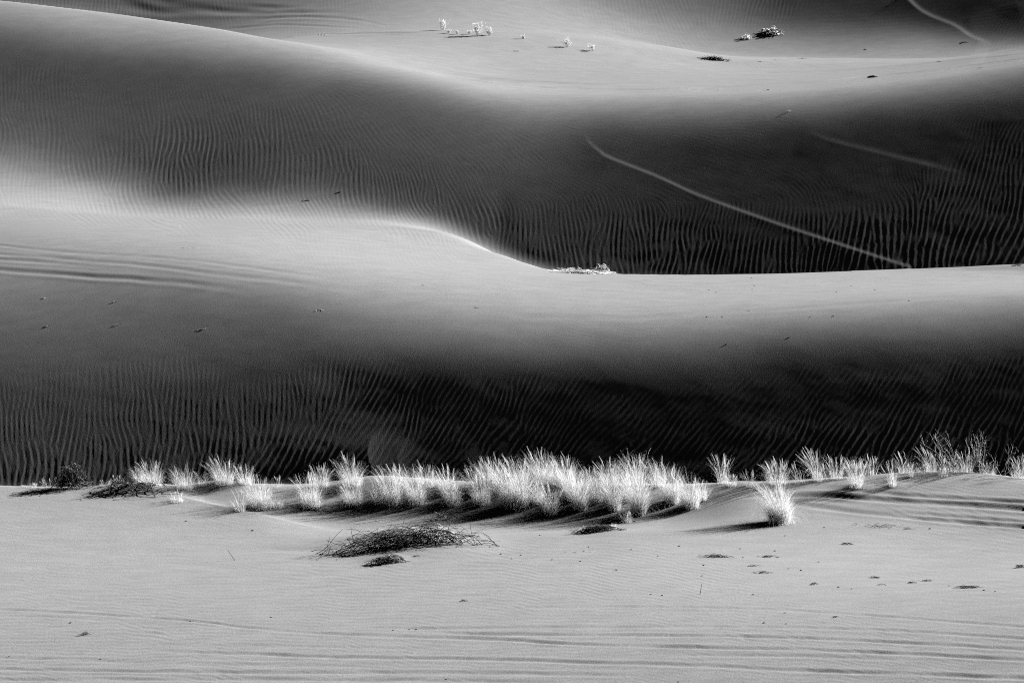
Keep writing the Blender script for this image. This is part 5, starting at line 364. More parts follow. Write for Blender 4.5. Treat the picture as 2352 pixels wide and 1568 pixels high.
# ------------------------------------------------------------------ materials
def mat(name):
    m = bpy.data.materials.new(name); m.use_nodes = True; nt = m.node_tree; nt.nodes.clear()
    o = nt.nodes.new('ShaderNodeOutputMaterial'); return m, nt, o
def grey(nt, lo, hi, scale, detail=3, coord='Object', stretch=None):
    tc = nt.nodes.new('ShaderNodeTexCoord'); n = nt.nodes.new('ShaderNodeTexNoise'); n.inputs['Scale'].default_value = scale; n.inputs['Detail'].default_value = detail
    src = tc.outputs[coord]
    if stretch:
        mp = nt.nodes.new('ShaderNodeMapping'); mp.inputs['Scale'].default_value = stretch; nt.links.new(src, mp.inputs[0]); src = mp.outputs[0]
    nt.links.new(src, n.inputs['Vector'])
    r = nt.nodes.new('ShaderNodeMapRange'); r.inputs['From Min'].default_value = .3; r.inputs['From Max'].default_value = .7
    r.inputs['To Min'].default_value = lo; r.inputs['To Max'].default_value = hi; nt.links.new(n.outputs['Fac'], r.inputs['Value'])
    return r.outputs[0], n
def sand_material():
    m, nt, o = mat('dune sand')
    a, n1 = grey(nt, .192, .22, 2.2, 4, stretch=(.5, 1, 1))
    b, n2 = grey(nt, .82, 1.18, 42, 2, stretch=(1, .4, 1))
    mu = nt.nodes.new('ShaderNodeMath'); mu.operation = 'MULTIPLY'; nt.links.new(a, mu.inputs[0]); nt.links.new(b, mu.inputs[1])
    d = nt.nodes.new('ShaderNodeBsdfDiffuse'); d.inputs['Roughness'].default_value = 0
    nt.links.new(mu.outputs[0], d.inputs['Color'])
    bp = nt.nodes.new('ShaderNodeBump'); bp.inputs['Strength'].default_value = .35; bp.inputs['Distance'].default_value = .006
    nt.links.new(n2.outputs['Fac'], bp.inputs['Height']); nt.links.new(bp.outputs[0], d.inputs['Normal'])
    nt.links.new(d.outputs[0], o.inputs[0]); return m
def straw_material(name, lo, hi, trans):
    m, nt, o = mat(name)
    a, _ = grey(nt, lo, hi, 14, 2)
    d = nt.nodes.new('ShaderNodeBsdfDiffuse'); t = nt.nodes.new('ShaderNodeBsdfTranslucent'); x = nt.nodes.new('ShaderNodeMixShader'); x.inputs[0].default_value = trans
    nt.links.new(a, d.inputs[0]); nt.links.new(a, t.inputs[0]); nt.links.new(d.outputs[0], x.inputs[1]); nt.links.new(t.outputs[0], x.inputs[2]); nt.links.new(x.outputs[0], o.inputs[0]); return m
def dull_material(name, lo, hi, scale=20):
    m, nt, o = mat(name); a, _ = grey(nt, lo, hi, scale, 3)
    d = nt.nodes.new('ShaderNodeBsdfDiffuse'); nt.links.new(a, d.inputs[0]); nt.links.new(d.outputs[0], o.inputs[0]); return m
M_SAND = sand_material()
M_STRAW = straw_material('dry straw', .58, .88, .5)
M_SEED = straw_material('seed heads', .5, .8, .45)
M_WOOD = dull_material('dead wood', .04, .11)
M_PALEWOOD = dull_material('bleached stems', .4, .65)
M_STONE = dull_material('dark pebble', .05, .10, 60)

# ------------------------------------------------------------------ the sand sheet
def mesh_obj(name, verts, faces_flat, sizes, material, parent=None, smooth=True):
    me = bpy.data.meshes.new(name); n = len(verts)
    me.vertices.add(n); me.vertices.foreach_set('co', np.asarray(verts, np.float32).ravel())
    me.loops.add(len(faces_flat)); me.loops.foreach_set('vertex_index', np.asarray(faces_flat, np.int32))
    st = np.r_[0, np.cumsum(sizes)[:-1]].astype(np.int32)
    me.polygons.add(len(sizes)); me.polygons.foreach_set('loop_start', st)
    me.polygons.foreach_set('use_smooth', np.full(len(sizes), smooth, bool))
    me.update(calc_edges=True); me.materials.append(material)
    o = bpy.data.objects.new(name, me); COL.objects.link(o)
    if parent: o.parent = parent
    return o
so = np.r_[-6.0, -3.0, -1.6, -.9, -.6, -.45, -.36, -.3, -.27, -.25]
S_ALL = np.r_[so, S_IN, -so[::-1]]
no = len(so)
def pad_cols(a): return np.concatenate([np.repeat(a[:1], no, 0), a, np.repeat(a[-1:], no, 0)])
Ya = pad_cols(Y); Za = pad_cols(Z-DZ)
Za[no:no+NC] = Z
n_near = np.array([-40, -10, 4, 16, 28, 36, 41.0]); n_far = np.array([222, 240, 280, 350, 500, 900, 1800, 4000.0])
Yn = np.repeat(n_near[None], len(S_ALL), 0); Yf = np.repeat(n_far[None], len(S_ALL), 0)
z0 = Za[:, :1]; z1 = Za[:, -1:]
Zn = z0*np.clip((n_near-10)/34, 0, 1)[None]; Zf = z1+(np.array([.2, .1, -1, -2, -3, -4, -4, -4.0]))[None]
Y_ALL = np.concatenate([Yn, Ya, Yf], 1); Z_ALL = np.concatenate([Zn, Za, Zf], 1)
X_ALL = S_ALL[:, None]*np.maximum(Y_ALL, 30)
nc, nr = Y_ALL.shape
ix = np.arange(nc*nr, dtype=np.int32).reshape(nc, nr)
q = np.stack([ix[:-1,:-1], ix[1:,:-1], ix[1:,1:], ix[:-1,1:]], -1).reshape(-1)
sand = mesh_obj('sand_dunes', np.stack([X_ALL, Y_ALL, Z_ALL], -1).reshape(-1, 3), q, np.full(len(q)//4, 4, np.int32), M_SAND)
sand['kind'] = 'structure'
del q, ix, X_ALL, Y_ALL, Z_ALL

# ------------------------------------------------------------------ plants and litter
MPU = 1/F                                               # metres per frame unit per metre of distance
class Soup:
    """collects ribbons and twigs, linked as ONE mesh object"""
    def __init__(s): s.v = []; s.f = []; s.k = []; s.n = 0
    def strips(s, P, W, side):
        """P (n,k,3) centre lines, W (n,k) half breadths, side (n,3) -> flat ribbons"""
        n, k, _ = P.shape
        a = P-side[:, None]*W[..., None]; b = P+side[:, None]*W[..., None]
        v = np.stack([a, b], 2).reshape(-1, 3); base = s.n+np.arange(n)[:, None]*2*k+np.arange(k-1)[None]*2
        f = np.stack([base, base+1, base+3, base+2], -1).reshape(-1)
        s.v.append(v); s.f.append(f); s.k.append(np.full(n*(k-1), 4)); s.n += len(v)
    def tubes(s, P, R):
        """P (n,k,3), R (n,k) -> three-sided twigs"""
        n, k, _ = P.shape
        T = np.gradient(P, axis=1); T /= np.linalg.norm(T, axis=2, keepdims=True)+1e-9
        up = np.where(abs(T[..., 2:3]) > .9, np.array([1., 0, 0]), np.array([0, 0, 1.]))
        A = np.cross(T, up); A /= np.linalg.norm(A, axis=2, keepdims=True)+1e-9; B = np.cross(T, A)
        ring = [P+R[..., None]*(A*math.cos(t)+B*math.sin(t)) for t in (0, 2.094, 4.189)]
        v = np.stack(ring, 2).reshape(-1, 3); i = s.n+(np.arange(n)[:, None]*k+np.arange(k-1)[None])*3
        fs = [np.stack([i+j, i+(j+1) % 3, i+3+(j+1) % 3, i+3+j], -1) for j in range(3)]
        f = np.stack(fs, 2).reshape(-1)
        s.v.append(v); s.f.append(f); s.k.append(np.full(n*(k-1)*3, 4)); s.n += len(v)
    def build(s, name, material, parent=None, smooth=True):
        return mesh_obj(name, np.concatenate(s.v), np.concatenate(s.f), np.concatenate(s.k).astype(np.int32), material, parent, smooth)
def tag(o, label, cat, group=None):
    o['label'] = label; o['category'] = cat
    if group: o['group'] = group
    return o
def thing(name, loc, label, cat, group=None):
    o = bpy.data.objects.new(name, None); COL.objects.link(o); o.location = loc; o.empty_display_size = .2
    return tag(o, label, cat, group)
def blades(r, n, h, rad, spread, lean, droop, k=6, breadth=.0015, hmin=.40):

    az = r.uniform(0, 2*PI, n); q = np.sqrt(r.uniform(0, 1, n))*rad
    base = np.stack([q*np.cos(az), q*np.sin(az), np.full(n, -.03)], 1)
    th = abs(r.normal(0, spread, n))+.35*spread*q/max(rad, 1e-6); a2 = az+r.normal(0, .9, n)
    L = h*r.uniform(hmin, 1.05, n)*(1-.25*np.clip(th, 0, 1))
    t = np.linspace(0, 1, k)[None]
    bend = th[:, None]*(.35+.9*t)+droop*(t**2)*(.4+th[:, None]*1.6)*r.uniform(.3, 1.5, (n, 1))
    bend = np.minimum(bend, 2.5)
    dirx = np.sin(bend)*np.cos(a2)[:, None]; diry = np.sin(bend)*np.sin(a2)[:, None]; dirz = np.cos(bend)
    st = L[:, None]/(k-1)
    P = np.stack([np.cumsum(dirx*st, 1)-dirx[:, :1]*st, np.cumsum(diry*st, 1)-diry[:, :1]*st, np.cumsum(dirz*st, 1)-dirz[:, :1]*st], -1)
    P += base[:, None]; P[..., 0] += lean*(np.clip(P[..., 2], 0, None)**1.5)/max(h, .1)**.5
    P += r.normal(0, .006, P.shape)*t[..., None]
    W = breadth*(1-.85*t**1.5)*r.uniform(.6, 1.3, (n, 1))
    sa = r.uniform(0, 2*PI, n); side = np.stack([np.cos(sa), np.sin(sa), r.normal(0, .15, n)], 1)
    return P, W, side
def make_tuft(u, v, hP, wP, dens=1.0, lean=-.18, skirt=1.0, seed=0, stalk=.035, radf=.36):
    """meshes of one clump of dry grass, sized in frame units where it stands"""
    x, y, z = ground(u, v, [0]); m = y*MPU; h = hP*m; w_ = wP*m
    r = np.random.default_rng(1000+seed)
    n = int(800*dens*min(1.4, max(.25, w_/.75*h/.95)))
    b = Soup(); rad = w_*radf
    b.strips(*blades(r, n, h*1.0, rad, .20+.20*w_/max(h, .1), lean, .8))
    b.strips(*blades(r, int(n*.22*skirt), h*.55, rad*1.25, .55, .10, 1.25, hmin=.3))       # bowed outer skirt
    b.strips(*blades(r, int(n*.10*skirt), h*.28, rad*1.7, .95, .15, .9, hmin=.3))           # fallen blades at the base
    s = Soup(); ns = max(3, int(n*stalk))
    P, W, sd = blades(r, ns, h*1.08, rad*.8, .20+.10*w_/max(h, .1), lean*1.2, .22, k=7, breadth=.0016, hmin=.7)
    s.strips(P, W, sd)
    # slim seed heads along the upper third of each stalk
    tip = P[:, -3:]; e = np.repeat(tip, 3, 0)+r.normal(0, .012, (ns*3, 3, 3)); s.strips(e, np.tile(np.array([[.0012, .0024, .0008]]), (ns*3, 1)), np.repeat(sd, 3, 0))
    return (x, y, z), b, s
def put_tuft(spec, label, group, cat='grass tuft', **kw):
    loc, b, s = make_tuft(*spec, **kw)
    o = thing('grass_tuft', loc, label, cat, group)
    b.build('leaf_blades', M_STRAW, o); s.build('seed_stalks', M_SEED, o)
    return o
# the belt of grass, in picture order from left to right: foot u, foot v, height, width
BACK = [(321,1108,46,36),(350,1113,67,55),(424,1120,60,60),(468,1112,36,40),(515,1108,67,62),(564,1110,53,46),(740,1117,62,44),(809,1113,74,62),(921,1115,56,55),(980,1114,58,60),(1029,1122,58,58),(1088,1122,56,56),(1117,1120,76,60),(1136,1115,74,52),(1195,1115,74,60),(1224,1122,62,56),(1245,1110,85,60),(1271,1114,72,56),(1300,1115,80,62),(1358,1122,62,56),(1401,1114,68,56),(1456,1120,88,70),(1511,1116,76,50)]
FRONT = [(407,1147,29,46),(551,1168,52,40),(598,1160,78,74),(635,1158,36,52),(715,1158,80,68),(812,1153,66,62),(872,1150,56,50),(902,1150,88,62),(957,1150,82,62),(1039,1152,76,58),(1107,1151,72,56),(1175,1160,108,74),(1198,1157,98,62),(1235,1150,58,50),(1265,1176,74,62),(1315,1143,80,60),(1333,1163,94,68),(1372,1146,66,56),(1411,1165,100,58),(1440,1145,74,50),(1469,1176,120,68),(1544,1149,95,66),(1588,1160,86,74),(1614,1143,52,42)]
ORD = ['first','second','third','fourth','fifth','sixth','seventh','eighth','ninth','tenth','eleventh','twelfth','thirteenth','fourteenth','fifteenth','sixteenth','seventeenth','eighteenth','nineteenth','twentieth','twenty-first','twenty-second','twenty-third','twenty-fourth','twenty-fifth','twenty-sixth','twenty-seventh','twenty-eighth','twenty-ninth','thirtieth','thirty-first','thirty-second']
def looks(h, w_):
    return ('tall ' if h > 82 else 'low ' if h < 45 else '')+('broad ' if w_ > 64 else 'narrow ' if w_ < 46 else 'bushy ')
for i, q in enumerate(BACK):
    sp = q[0] in (468, 1511)
    put_tuft(q, f'{looks(q[2], q[3])}pale grass tuft, {ORD[i]} from left in the back row of the belt', 'grass tufts in the back row of the belt', seed=i, dens=.6 if sp else .95)
for i, q in enumerate(FRONT):
    sp = q[0] == 551
    q = (q[0], q[1]+4, q[2]+4, q[3]); put_tuft(q, f'{looks(q[2]-4, q[3])}pale grass tuft, {ORD[i]} from left in the front row of the belt', 'grass tufts in the front row of the belt', seed=100+i, dens=.55 if sp else 1.0, skirt=1.3 if q[0] < 1150 else .7, radf=.30 if q[0] < 1150 else .23)
put_tuft((1791,1200,104,96), 'tall bright grass tuft standing alone on pale sand right of the belt', None, seed=300, dens=2.1, skirt=1.6, lean=-.24, radf=.22)
put_tuft((1440,1199,30,34), 'small bright tuft growing from a dark litter mound in front of the tallest grass', None, seed=301, dens=1.3)
put_tuft((1411,1214,18,12), 'tiny pale sprout at the right end of a flat dark litter mound', None, seed=302, dens=1.2)
# thin stands towards both ends
THIN = [(113,1121,28,52,.5,'sparse low tuft just left of the dark dead bush at the left end'),(59,1119,10,24,.5,'tiny pale tuft on the sand edge at the far left, nearest the frame edge'),(78,1119,15,20,.5,'tiny upright tuft at the far left, second from the frame edge'),(270,1104,22,42,.5,'low sparse tuft behind the dark woody mound at left'),(245,1112,14,40,.4,'thin low fringe of grass between the dead bush and the woody mound'),
 (640,1119,32,30,.2,'a few bare thin stalks in the gap between the left and middle grass clumps'),
 (1660,1110,82,38,.25,'tall sparse stalks standing just right of the dense grass belt'),(1680,1114,30,32,.8,'low bushy tuft at the foot of the tall sparse stalks right of the belt'),(1724,1118,46,26,.35,'narrow wispy tuft between the tall sparse stalks and the lone bright tuft'),(1785,1110,60,66,.7,'broad pale tuft directly behind the lone bright tuft'),(1838,1108,48,40,.3,'wispy dark-based stalks just right of the lone bright tuft, behind it'),
 (1877,1104,80,34,.45,'tall narrow tuft leaning left at the start of the right hummock'),(1900,1101,44,36,.3,'wispy grass just right of the tall leaning tuft on the right hummock'),(1921,1099,58,40,.45,'medium sparse tuft mid-row on the left half of the right hummock'),(1967,1117,72,44,.7,'pale tuft with a dark shadowed base on the front of the right hummock'),(1985,1083,46,26,.2,'pair of thin bent stalks on the crest just left of centre of the right hummock'),(2004,1083,56,26,.25,'straight thin stalks on the crest behind the dark-based tuft'),
 (2050,1115,62,26,.55,'slim upright tuft casting a long shadow to the left on the right hummock'),(2080,1083,52,44,.3,'sparse crest tuft right of the slim upright tuft'),(2093,1095,36,12,.4,'very narrow single spike of grass right of the slim upright tuft'),(2117,1080,28,50,.35,'low thin fringe on the crest of the right hummock'),(2139,1080,62,34,.35,'sparse tuft leaning left on the crest of the right hummock'),(2164,1085,50,30,.35,'short leaning tuft beside the large branched shrub'),(2168,1093,26,30,.3,'tiny tuft on a dark shadow streak below the crest of the right hummock'),
 (2218,1079,56,44,.45,'bushy thin tuft between the two tall branched shrubs'),(2333,1095,34,24,.3,'short thin tuft second from the right edge'),(2349,1099,62,26,.4,'thin tall tuft cut by the right edge of the frame'),(2185,1081,36,40,.4,'low pale fringe at the foot of the left branched shrub'),(2270,1082,34,50,.4,'low pale fringe at the foot of the right branched shrub')]
for i, (u, v, hP, wP, dn, lab) in enumerate(THIN):
    put_tuft((u, v, hP, wP), lab, None, seed=400+i, dens=dn, lean=-.30 if 'lean' in lab else -.12, skirt=.5, stalk=.16)
# branched shrubs: a few stems that fork, fine twigs with scraps of leaf
def shrub(name, u, v, hP, wP, label, lean=0., stems=7, seed=0, lay=[0], material=None, leafy=1.0, leafmat=None, group=None, cat='shrub'):
    x, y, z = ground(u, v, lay); m = y*MPU; h = hP*m; w_ = wP*m; r = np.random.default_rng(2000+seed)
    o = thing(name, (x, y, z), label, cat, group)
    a = Soup(); leaf = Soup(); k = 8; t = np.linspace(0, 1, k)[:, None]
    lines = []
    for i in range(stems):
        d = np.array([r.normal(0, .45)*w_+lean*h, r.normal(0, .35)*w_, h*r.uniform(.65, 1.0)])
        p0 = np.array([r.normal(0, .10)*w_, r.normal(0, .08)*w_, -.03])
        P = p0+t*d*np.array([1, 1, 1])+np.sin(t*PI)*r.normal(0, .05, 3)*h+np.cumsum(r.normal(0, .010, (k, 3)), 0)*h
        lines.append((P, .0032*h+.0015))
        for j in range(5):
            q = P[r.integers(2, k-1)]; e = r.normal(0, 1, 3); e[2] = abs(e[2])*.9+.4; e /= np.linalg.norm(e)
            Q = q+t*e*h*r.uniform(.15, .4)+np.cumsum(r.normal(0, .010, (k, 3)), 0)*h; lines.append((Q, .0018*h+.001))
    for P, rr in lines: a.tubes(P[None], (rr*(1-.75*t[:, 0]))[None])
    a.build('branches', material or M_PALEWOOD, o)
    n = int(26*len(lines)*leafy*.5)
    if n:
        pick = r.integers(0, len(lines), n); pts = np.array([lines[i][0][r.integers(3, k)] for i in pick])+r.normal(0, .02, (n, 3))*h
        dr = r.normal(0, 1, (n, 3)); dr[:, 2] = abs(dr[:, 2])+.3; dr /= np.linalg.norm(dr, axis=1, keepdims=True)
        ln = h*r.uniform(.03, .10, (n, 1, 1)); P = pts[:, None]+dr[:, None]*np.linspace(0, 1, 3)[None, :, None]*ln
        sd = r.normal(0, 1, (n, 3)); sd /= np.linalg.norm(sd, axis=1, keepdims=True)
        leaf.strips(P, np.tile(np.array([[.003, .0045, .001]]), (n, 1))*(1+h), sd); leaf.build('leaves', leafmat or M_SEED, o)
    return o
shrub('branched_shrub', 2202,1080,104,34, 'tall bare branched shrub leaning far left on the right hummock', lean=-.55, stems=9, seed=1, leafy=0)
shrub('branched_shrub', 2256,1083,98,40, 'tall upright branched shrub right of the leaning one on the right hummock', stems=14, seed=2, leafy=0)
shrub('branched_shrub', 2300,1086,80,46, 'bare dark twiggy shrub near the right edge of the hummock', lean=.25, stems=6, seed=3, leafy=0)
shrub('branched_shrub', 1480,1112,88,44, 'dim fine-twigged shrub rising behind the tallest grass tuft', stems=8, seed=4, leafy=0)
shrub('branched_shrub', 1190,1112,72,56, 'fine bare twigs rising behind the middle of the grass belt', stems=6, seed=5, leafy=0)
# far plants on the plateau behind the back dune
FARP = [(1016,70,28,24,'bushy pale shrub, leftmost of the far plants on the plateau edge'),(1031,77,12,10,'very small pale plant right beside the leftmost far shrub'),(1050,79,10,8,'tiny plant midway between the two largest far shrubs'),(1077,79,12,10,'tiny pale plant just left of the tallest far shrub'),(1096,84,38,20,'tallest far shrub, pale and narrow, on the plateau edge'),(1123,82,23,15,'medium dark-cored shrub right of the tallest far shrub'),(1202,90,13,9,'small lone shrub midway along the plateau edge'),(1301,109,24,17,'dark round shrub with pale tips, second from the right on the plateau edge'),(1361,118,20,25,'dark round shrub, rightmost of the far plants on the plateau edge')]
for i, (u, v, hP, wP, lab) in enumerate(FARP):
    dark = 'dark' in lab
    o = shrub('far_shrub', u, v, hP*.9, wP*.8, lab, stems=14, seed=30+i, lay=[3, 4], material=M_WOOD if dark else M_PALEWOOD, leafy=1.0, leafmat=M_STRAW, group='small shrubs along the far plateau edge')
shrub('far_shrub', 1815,257,5,7, 'lone tiny plant on the shaded upper slope of the back dune', stems=5, seed=50, lay=[2], material=M_WOOD, leafy=.6)

# dead brush: tangles of curved twigs lying on the sand
def brush(name, u, v, wP, hP, label, n=120, seed=0, lay=[0], material=None, rise=1.0, depth=.5, pale=0.0, arch=.6, cat='dead brush', group=None, thick=.007, ribbon=False):
    x, y, z = ground(u, v, lay); m = y*MPU; hw = wP*m/2; h = hP*m; r = np.random.default_rng(3000+seed)
    o = thing(name, (x, y, z), label, cat, group); k = 7; t = np.linspace(0, 1, k)[None, :, None]
    def tangle(n, th, up):
        c = np.clip(r.normal(0, .42, n), -1, 1)*hw; d = r.normal(0, .45, n)*hw*depth
        prof = np.clip(1-(c/hw)**2, 0.05, 1)
        ln = hw*r.uniform(.12, .55, n)+.04; az = np.where(r.uniform(size=n) < .5, 0, PI)+r.normal(0, .6, n); el = r.normal(.15, .35, n)*up
        d3 = np.stack([np.cos(az)*np.cos(el), np.sin(az)*np.cos(el), np.sin(el)], 1)*ln[:, None]
        z0 = prof*h*r.uniform(0, .7, n)
        P0 = np.stack([c, d, z0], 1)-d3*.5
        P = P0[:, None]+d3[:, None]*t+np.sin(t*PI)*np.array([0, 0, 1.])*(arch*ln*.35*r.uniform(.2, 1, n))[:, None, None]
        P = P+np.cumsum(r.normal(0, .012, P.shape), 1)*ln[:, None, None]*2
            # rest on the sand: keep the twigs above the local surface
        gz = surf(x+P[..., 0], y+P[..., 1])-z
        P[..., 2] = np.maximum(P[..., 2]+np.where(abs(P[..., 0]) < 9, gz*.9, 0), gz-.006)
        R = th*(1-.6*t[..., 0])*r.uniform(.5, 1.3, (n, 1)); return P, R
    a = Soup()
    def lay_down(b, PR):
        if not ribbon: return b.tubes(*PR)
        sd = r.normal(0, 1, (len(PR[0]), 3)); sd[:, 2] *= .6; sd /= np.linalg.norm(sd, axis=1, keepdims=True); b.strips(PR[0], PR[1], sd)
    lay_down(a, tangle(n, thick, rise)); a.build('bleached_stems' if ribbon else 'dead_twigs', material or M_WOOD, o)
    if pale > 0:
        b = Soup(); b.tubes(*tangle(max(3, int(n*pale)), thick*.7, rise*1.2)); b.build('dark_twigs' if ribbon else 'bleached_twigs', M_WOOD if ribbon else M_PALEWOOD, o)
    return o
_sx0, _sdx = S_IN[0], S_IN[1]-S_IN[0]
def surf(x, y):
    """height of the sand under a point"""
    x = np.asarray(x, float); y = np.asarray(y, float); sh = x.shape; s = (x/y).ravel(); yy = y.ravel()
    i = np.clip(np.rint((s-_sx0)/_sdx).astype(int), 0, NC-1); o = np.empty(len(s))
    for c in np.unique(i):
        q = i == c; o[q] = np.interp(yy[q], Y[c], Z[c])
    return o.reshape(sh)
brush('brush_mound', 945,1246,390,30, 'large low mound of dark dead twigs on the pale foreground sand', n=300, seed=1, rise=1.5, depth=.15, pale=.22, thick=.009)
brush('brush_mound', 892,1291,96,20, 'small dark twig pile just in front of the large twig mound', n=170, seed=2, rise=.9, depth=.35, pale=.35)
brush('dead_bush', 165,1121,100,74, 'dark tangled dead bush at the left end of the grass', n=520, seed=3, rise=2.4, depth=.5, pale=.14, arch=.5)
brush('woody_mound', 305,1124,180,24, 'long dark woody mound of fallen stems at left, in front of the first tufts', n=130, seed=4, rise=1.2, depth=.25, pale=.10, thick=.009)
brush('litter_mound', 1419,1199,70,16, 'dark litter mound with a small bright tuft, in front of the tallest grass', n=200, seed=5, depth=.35, pale=.12)
brush('litter_mound', 1372,1219,112,14, 'flat dark litter mound with a tiny pale sprout, nearest the camera', n=240, seed=6, depth=.25, pale=.06)
brush('litter_strip', 730,1170,80,7, 'narrow dark litter under the grass left of the middle', n=35, seed=8, depth=.25)
brush('litter_strip', 815,1163,70,8, 'short dark litter strip under the second dense clump from the left', n=35, seed=9, depth=.25)
brush('twig_cluster', 1020,1191,60,26, 'small dark twig cluster with upright sticks behind the large twig mound', n=60, seed=10, rise=2.4, depth=.3, pale=.3)
brush('brush_tangle', 1335,628,140,8, 'bright bleached tangle of brush in the dip of the middle crest', n=520, seed=11, lay=[1, 2], material=M_STRAW, rise=.5, arch=.3, depth=.4, pale=.06, thick=.012, ribbon=True)
brush('brush_tangle', 1385,622,44,15, 'taller bright end of the bleached tangle on the middle crest', n=150, seed=12, lay=[1, 2], material=M_STRAW, rise=1.6, depth=.4, pale=.1, thick=.012, ribbon=True)
brush('brush_tangle', 1774,76,54,9, 'pale sprawling brush on the shaded far slope, the larger of the pair', n=150, seed=13, lay=[4], material=M_STRAW, rise=1.4, depth=.5, pale=.3, thick=.024, ribbon=True)
brush('brush_tangle', 1716,89,24,12, 'small pale brush left of the larger one on the far slope', n=90, seed=14, lay=[4], material=M_STRAW, rise=1.4, depth=.5, thick=.024, ribbon=True)
brush('brush_tangle', 1641,138,66,6, 'long low brush with a dark base along the far plateau edge', n=150, seed=15, lay=[3, 4], rise=1.2, depth=.3, pale=.6, thick=.014)
brush('litter_clump', 2001,179,24,6, 'dark clump on the rut along the brow of the back dune', n=80, seed=16, lay=[2, 3], depth=.4, thick=.014)
# flat scraps and thin sticks
SCR = [(1640,1279,76,5,'dark flat bundle of twigs on the sand, centre right of the foreground',80),(1766,1279,44,4,'thinner twig bundle just right of the dark flat bundle',40),(2221,1350,66,6,'long dark scrap near the lower right',70),(2343,1303,26,9,'dark scrap cut by the right frame edge on the sand',60),(1946,1250,28,6,'small dark scrap below the lone bright tuft, to its right',40),(1870,1342,18,7,'short dark scrap midway along the right foreground',30),(1726,1300,34,3,'faint thin scrap below the thinner twig bundle',18),(1751,1316,52,4,'faint long scrap under the twig bundles',30),(2028,1209,94,5,'long thin branch lying on the sand right of the lone tuft',26),(2084,1214,50,4,'curved thin branch at the right end of the long branch',12),(1966,1205,20,5,'short stick left of the long thin branch',4),(195,1457,26,9,'small dark twig cluster at the lower left',34),(955,1278,20,4,'small dark scrap right of the small twig pile',18),(1065,1380,20,4,'small dark scrap below the mounds, lower middle',16),(1306,1269,36,2,'single thin stick right of the large twig mound',3),(2006,1327,40,5,'scattered scrap on the right foreground, upper of a loose trail',26),(2093,1339,26,5,'scrap in the middle of the loose trail on the right',20),(2131,1334,34,4,'scrap at the right end of the loose trail',20),
 (2026,1343,30,2,'thin stick in the loose trail on the right',4),(1918,1417,16,3,'small scrap on the ruts, lower right',10)]
for i, (u, v, wP, hP, lab, n) in enumerate(SCR):
    brush('twig_scrap', u, v, wP, hP, lab, n=n, seed=60+i, rise=.6, depth=.25, cat='twigs', thick=.004 if n > 10 else .006)
DUNE = [(270,746,26,9,[1],'crooked twig on the left shoulder of the middle dune, left of its pair'),(466,757,24,4,[1],'crooked twig on the left shoulder of the middle dune, right of its pair'),(104,684,14,5,[1],'small scrap high on the left shoulder of the middle dune'),(263,694,16,4,[1],'small pale scrap above the left crooked twig'),(108,749,18,4,[1],'faint scrap left of the crooked twigs'),(731,712,20,4,[1],'faint scrap where the fine ripples begin on the middle dune'),(1095,707,16,5,[1],'forked twig near the centre of the middle dune brow'),(430,570,52,4,[1],'faint long scrap above the ruts on the left'),(704,461,20,3,[1, 2],'thin dark scrap in the bright trough on the left'),(778,442,10,5,[1, 2],'small pale scrap in the bright trough, right of the thin dark one'),(972,656,12,3,[1],'tiny scrap on the bright middle dune'),(2335,610,40,4,[1, 2],'dark scrap on the middle crest at the right frame edge'),
 (1185,118,22,5,[3],'dark scrap on the far plateau below the plant row'),(1744,142,26,5,[3, 4],'dark scrap right of the long low brush on the plateau'),(1782,139,10,5,[3, 4],'tiny dark scrap beside the plateau edge'),(1844,135,22,3,[3, 4],'thin scrap on the pale far flat'),(1987,114,12,4,[3, 4],'small dark scrap on the upper right far flat'),(2216,98,30,5,[3, 4],'dark scrap at the foot of the far crease'),(2156,143,14,4,[3, 4],'small scrap on the right of the plateau'),(1762,208,14,4,[2],'small scrap just below the plateau brow'),(2250,157,10,4,[2],'small scrap on the brow of the back dune at right')]
for i, (u, v, wP, hP, lay, lab) in enumerate(DUNE):
    brush('twig_scrap', u, v, wP, min(hP, 1.6), lab, n=7 if wP < 30 else 12, seed=90+i, lay=lay, rise=.15, arch=.1, depth=.4, cat='twigs', material=M_PALEWOOD if lay == [1] else M_WOOD, pale=.4 if 'crooked' in lab or 'pale' in lab else 0, thick=.011 if lay != [1] else .005)
# two sticks stuck in the sand
def stick(u0, v0, u1, v1, label, seed):
    x, y, z = ground(u0, v0, [0]); m = y*MPU; r = np.random.default_rng(seed); k = 8; t = np.linspace(0, 1, k)[:, None]
    d = np.array([(u1-u0)*m, .05, (v0-v1)*m*1.02]); P = t*d-np.array([0, 0, .03])*(1-t)+np.cumsum(r.normal(0, .004, (k, 3)), 0)
    s = Soup(); s.tubes(P[None], (.008*(1-.5*t[:, 0]))[None]); o = s.build('stick', M_WOOD); o.location = (x, y, z); return tag(o, label, 'stick')
stick(1608,1364,1613,1342, 'single upright stick standing in the sand, centre right of the foreground', 1)
stick(542,1286,524,1264, 'single thin stick leaning left, alone on the left foreground', 2)
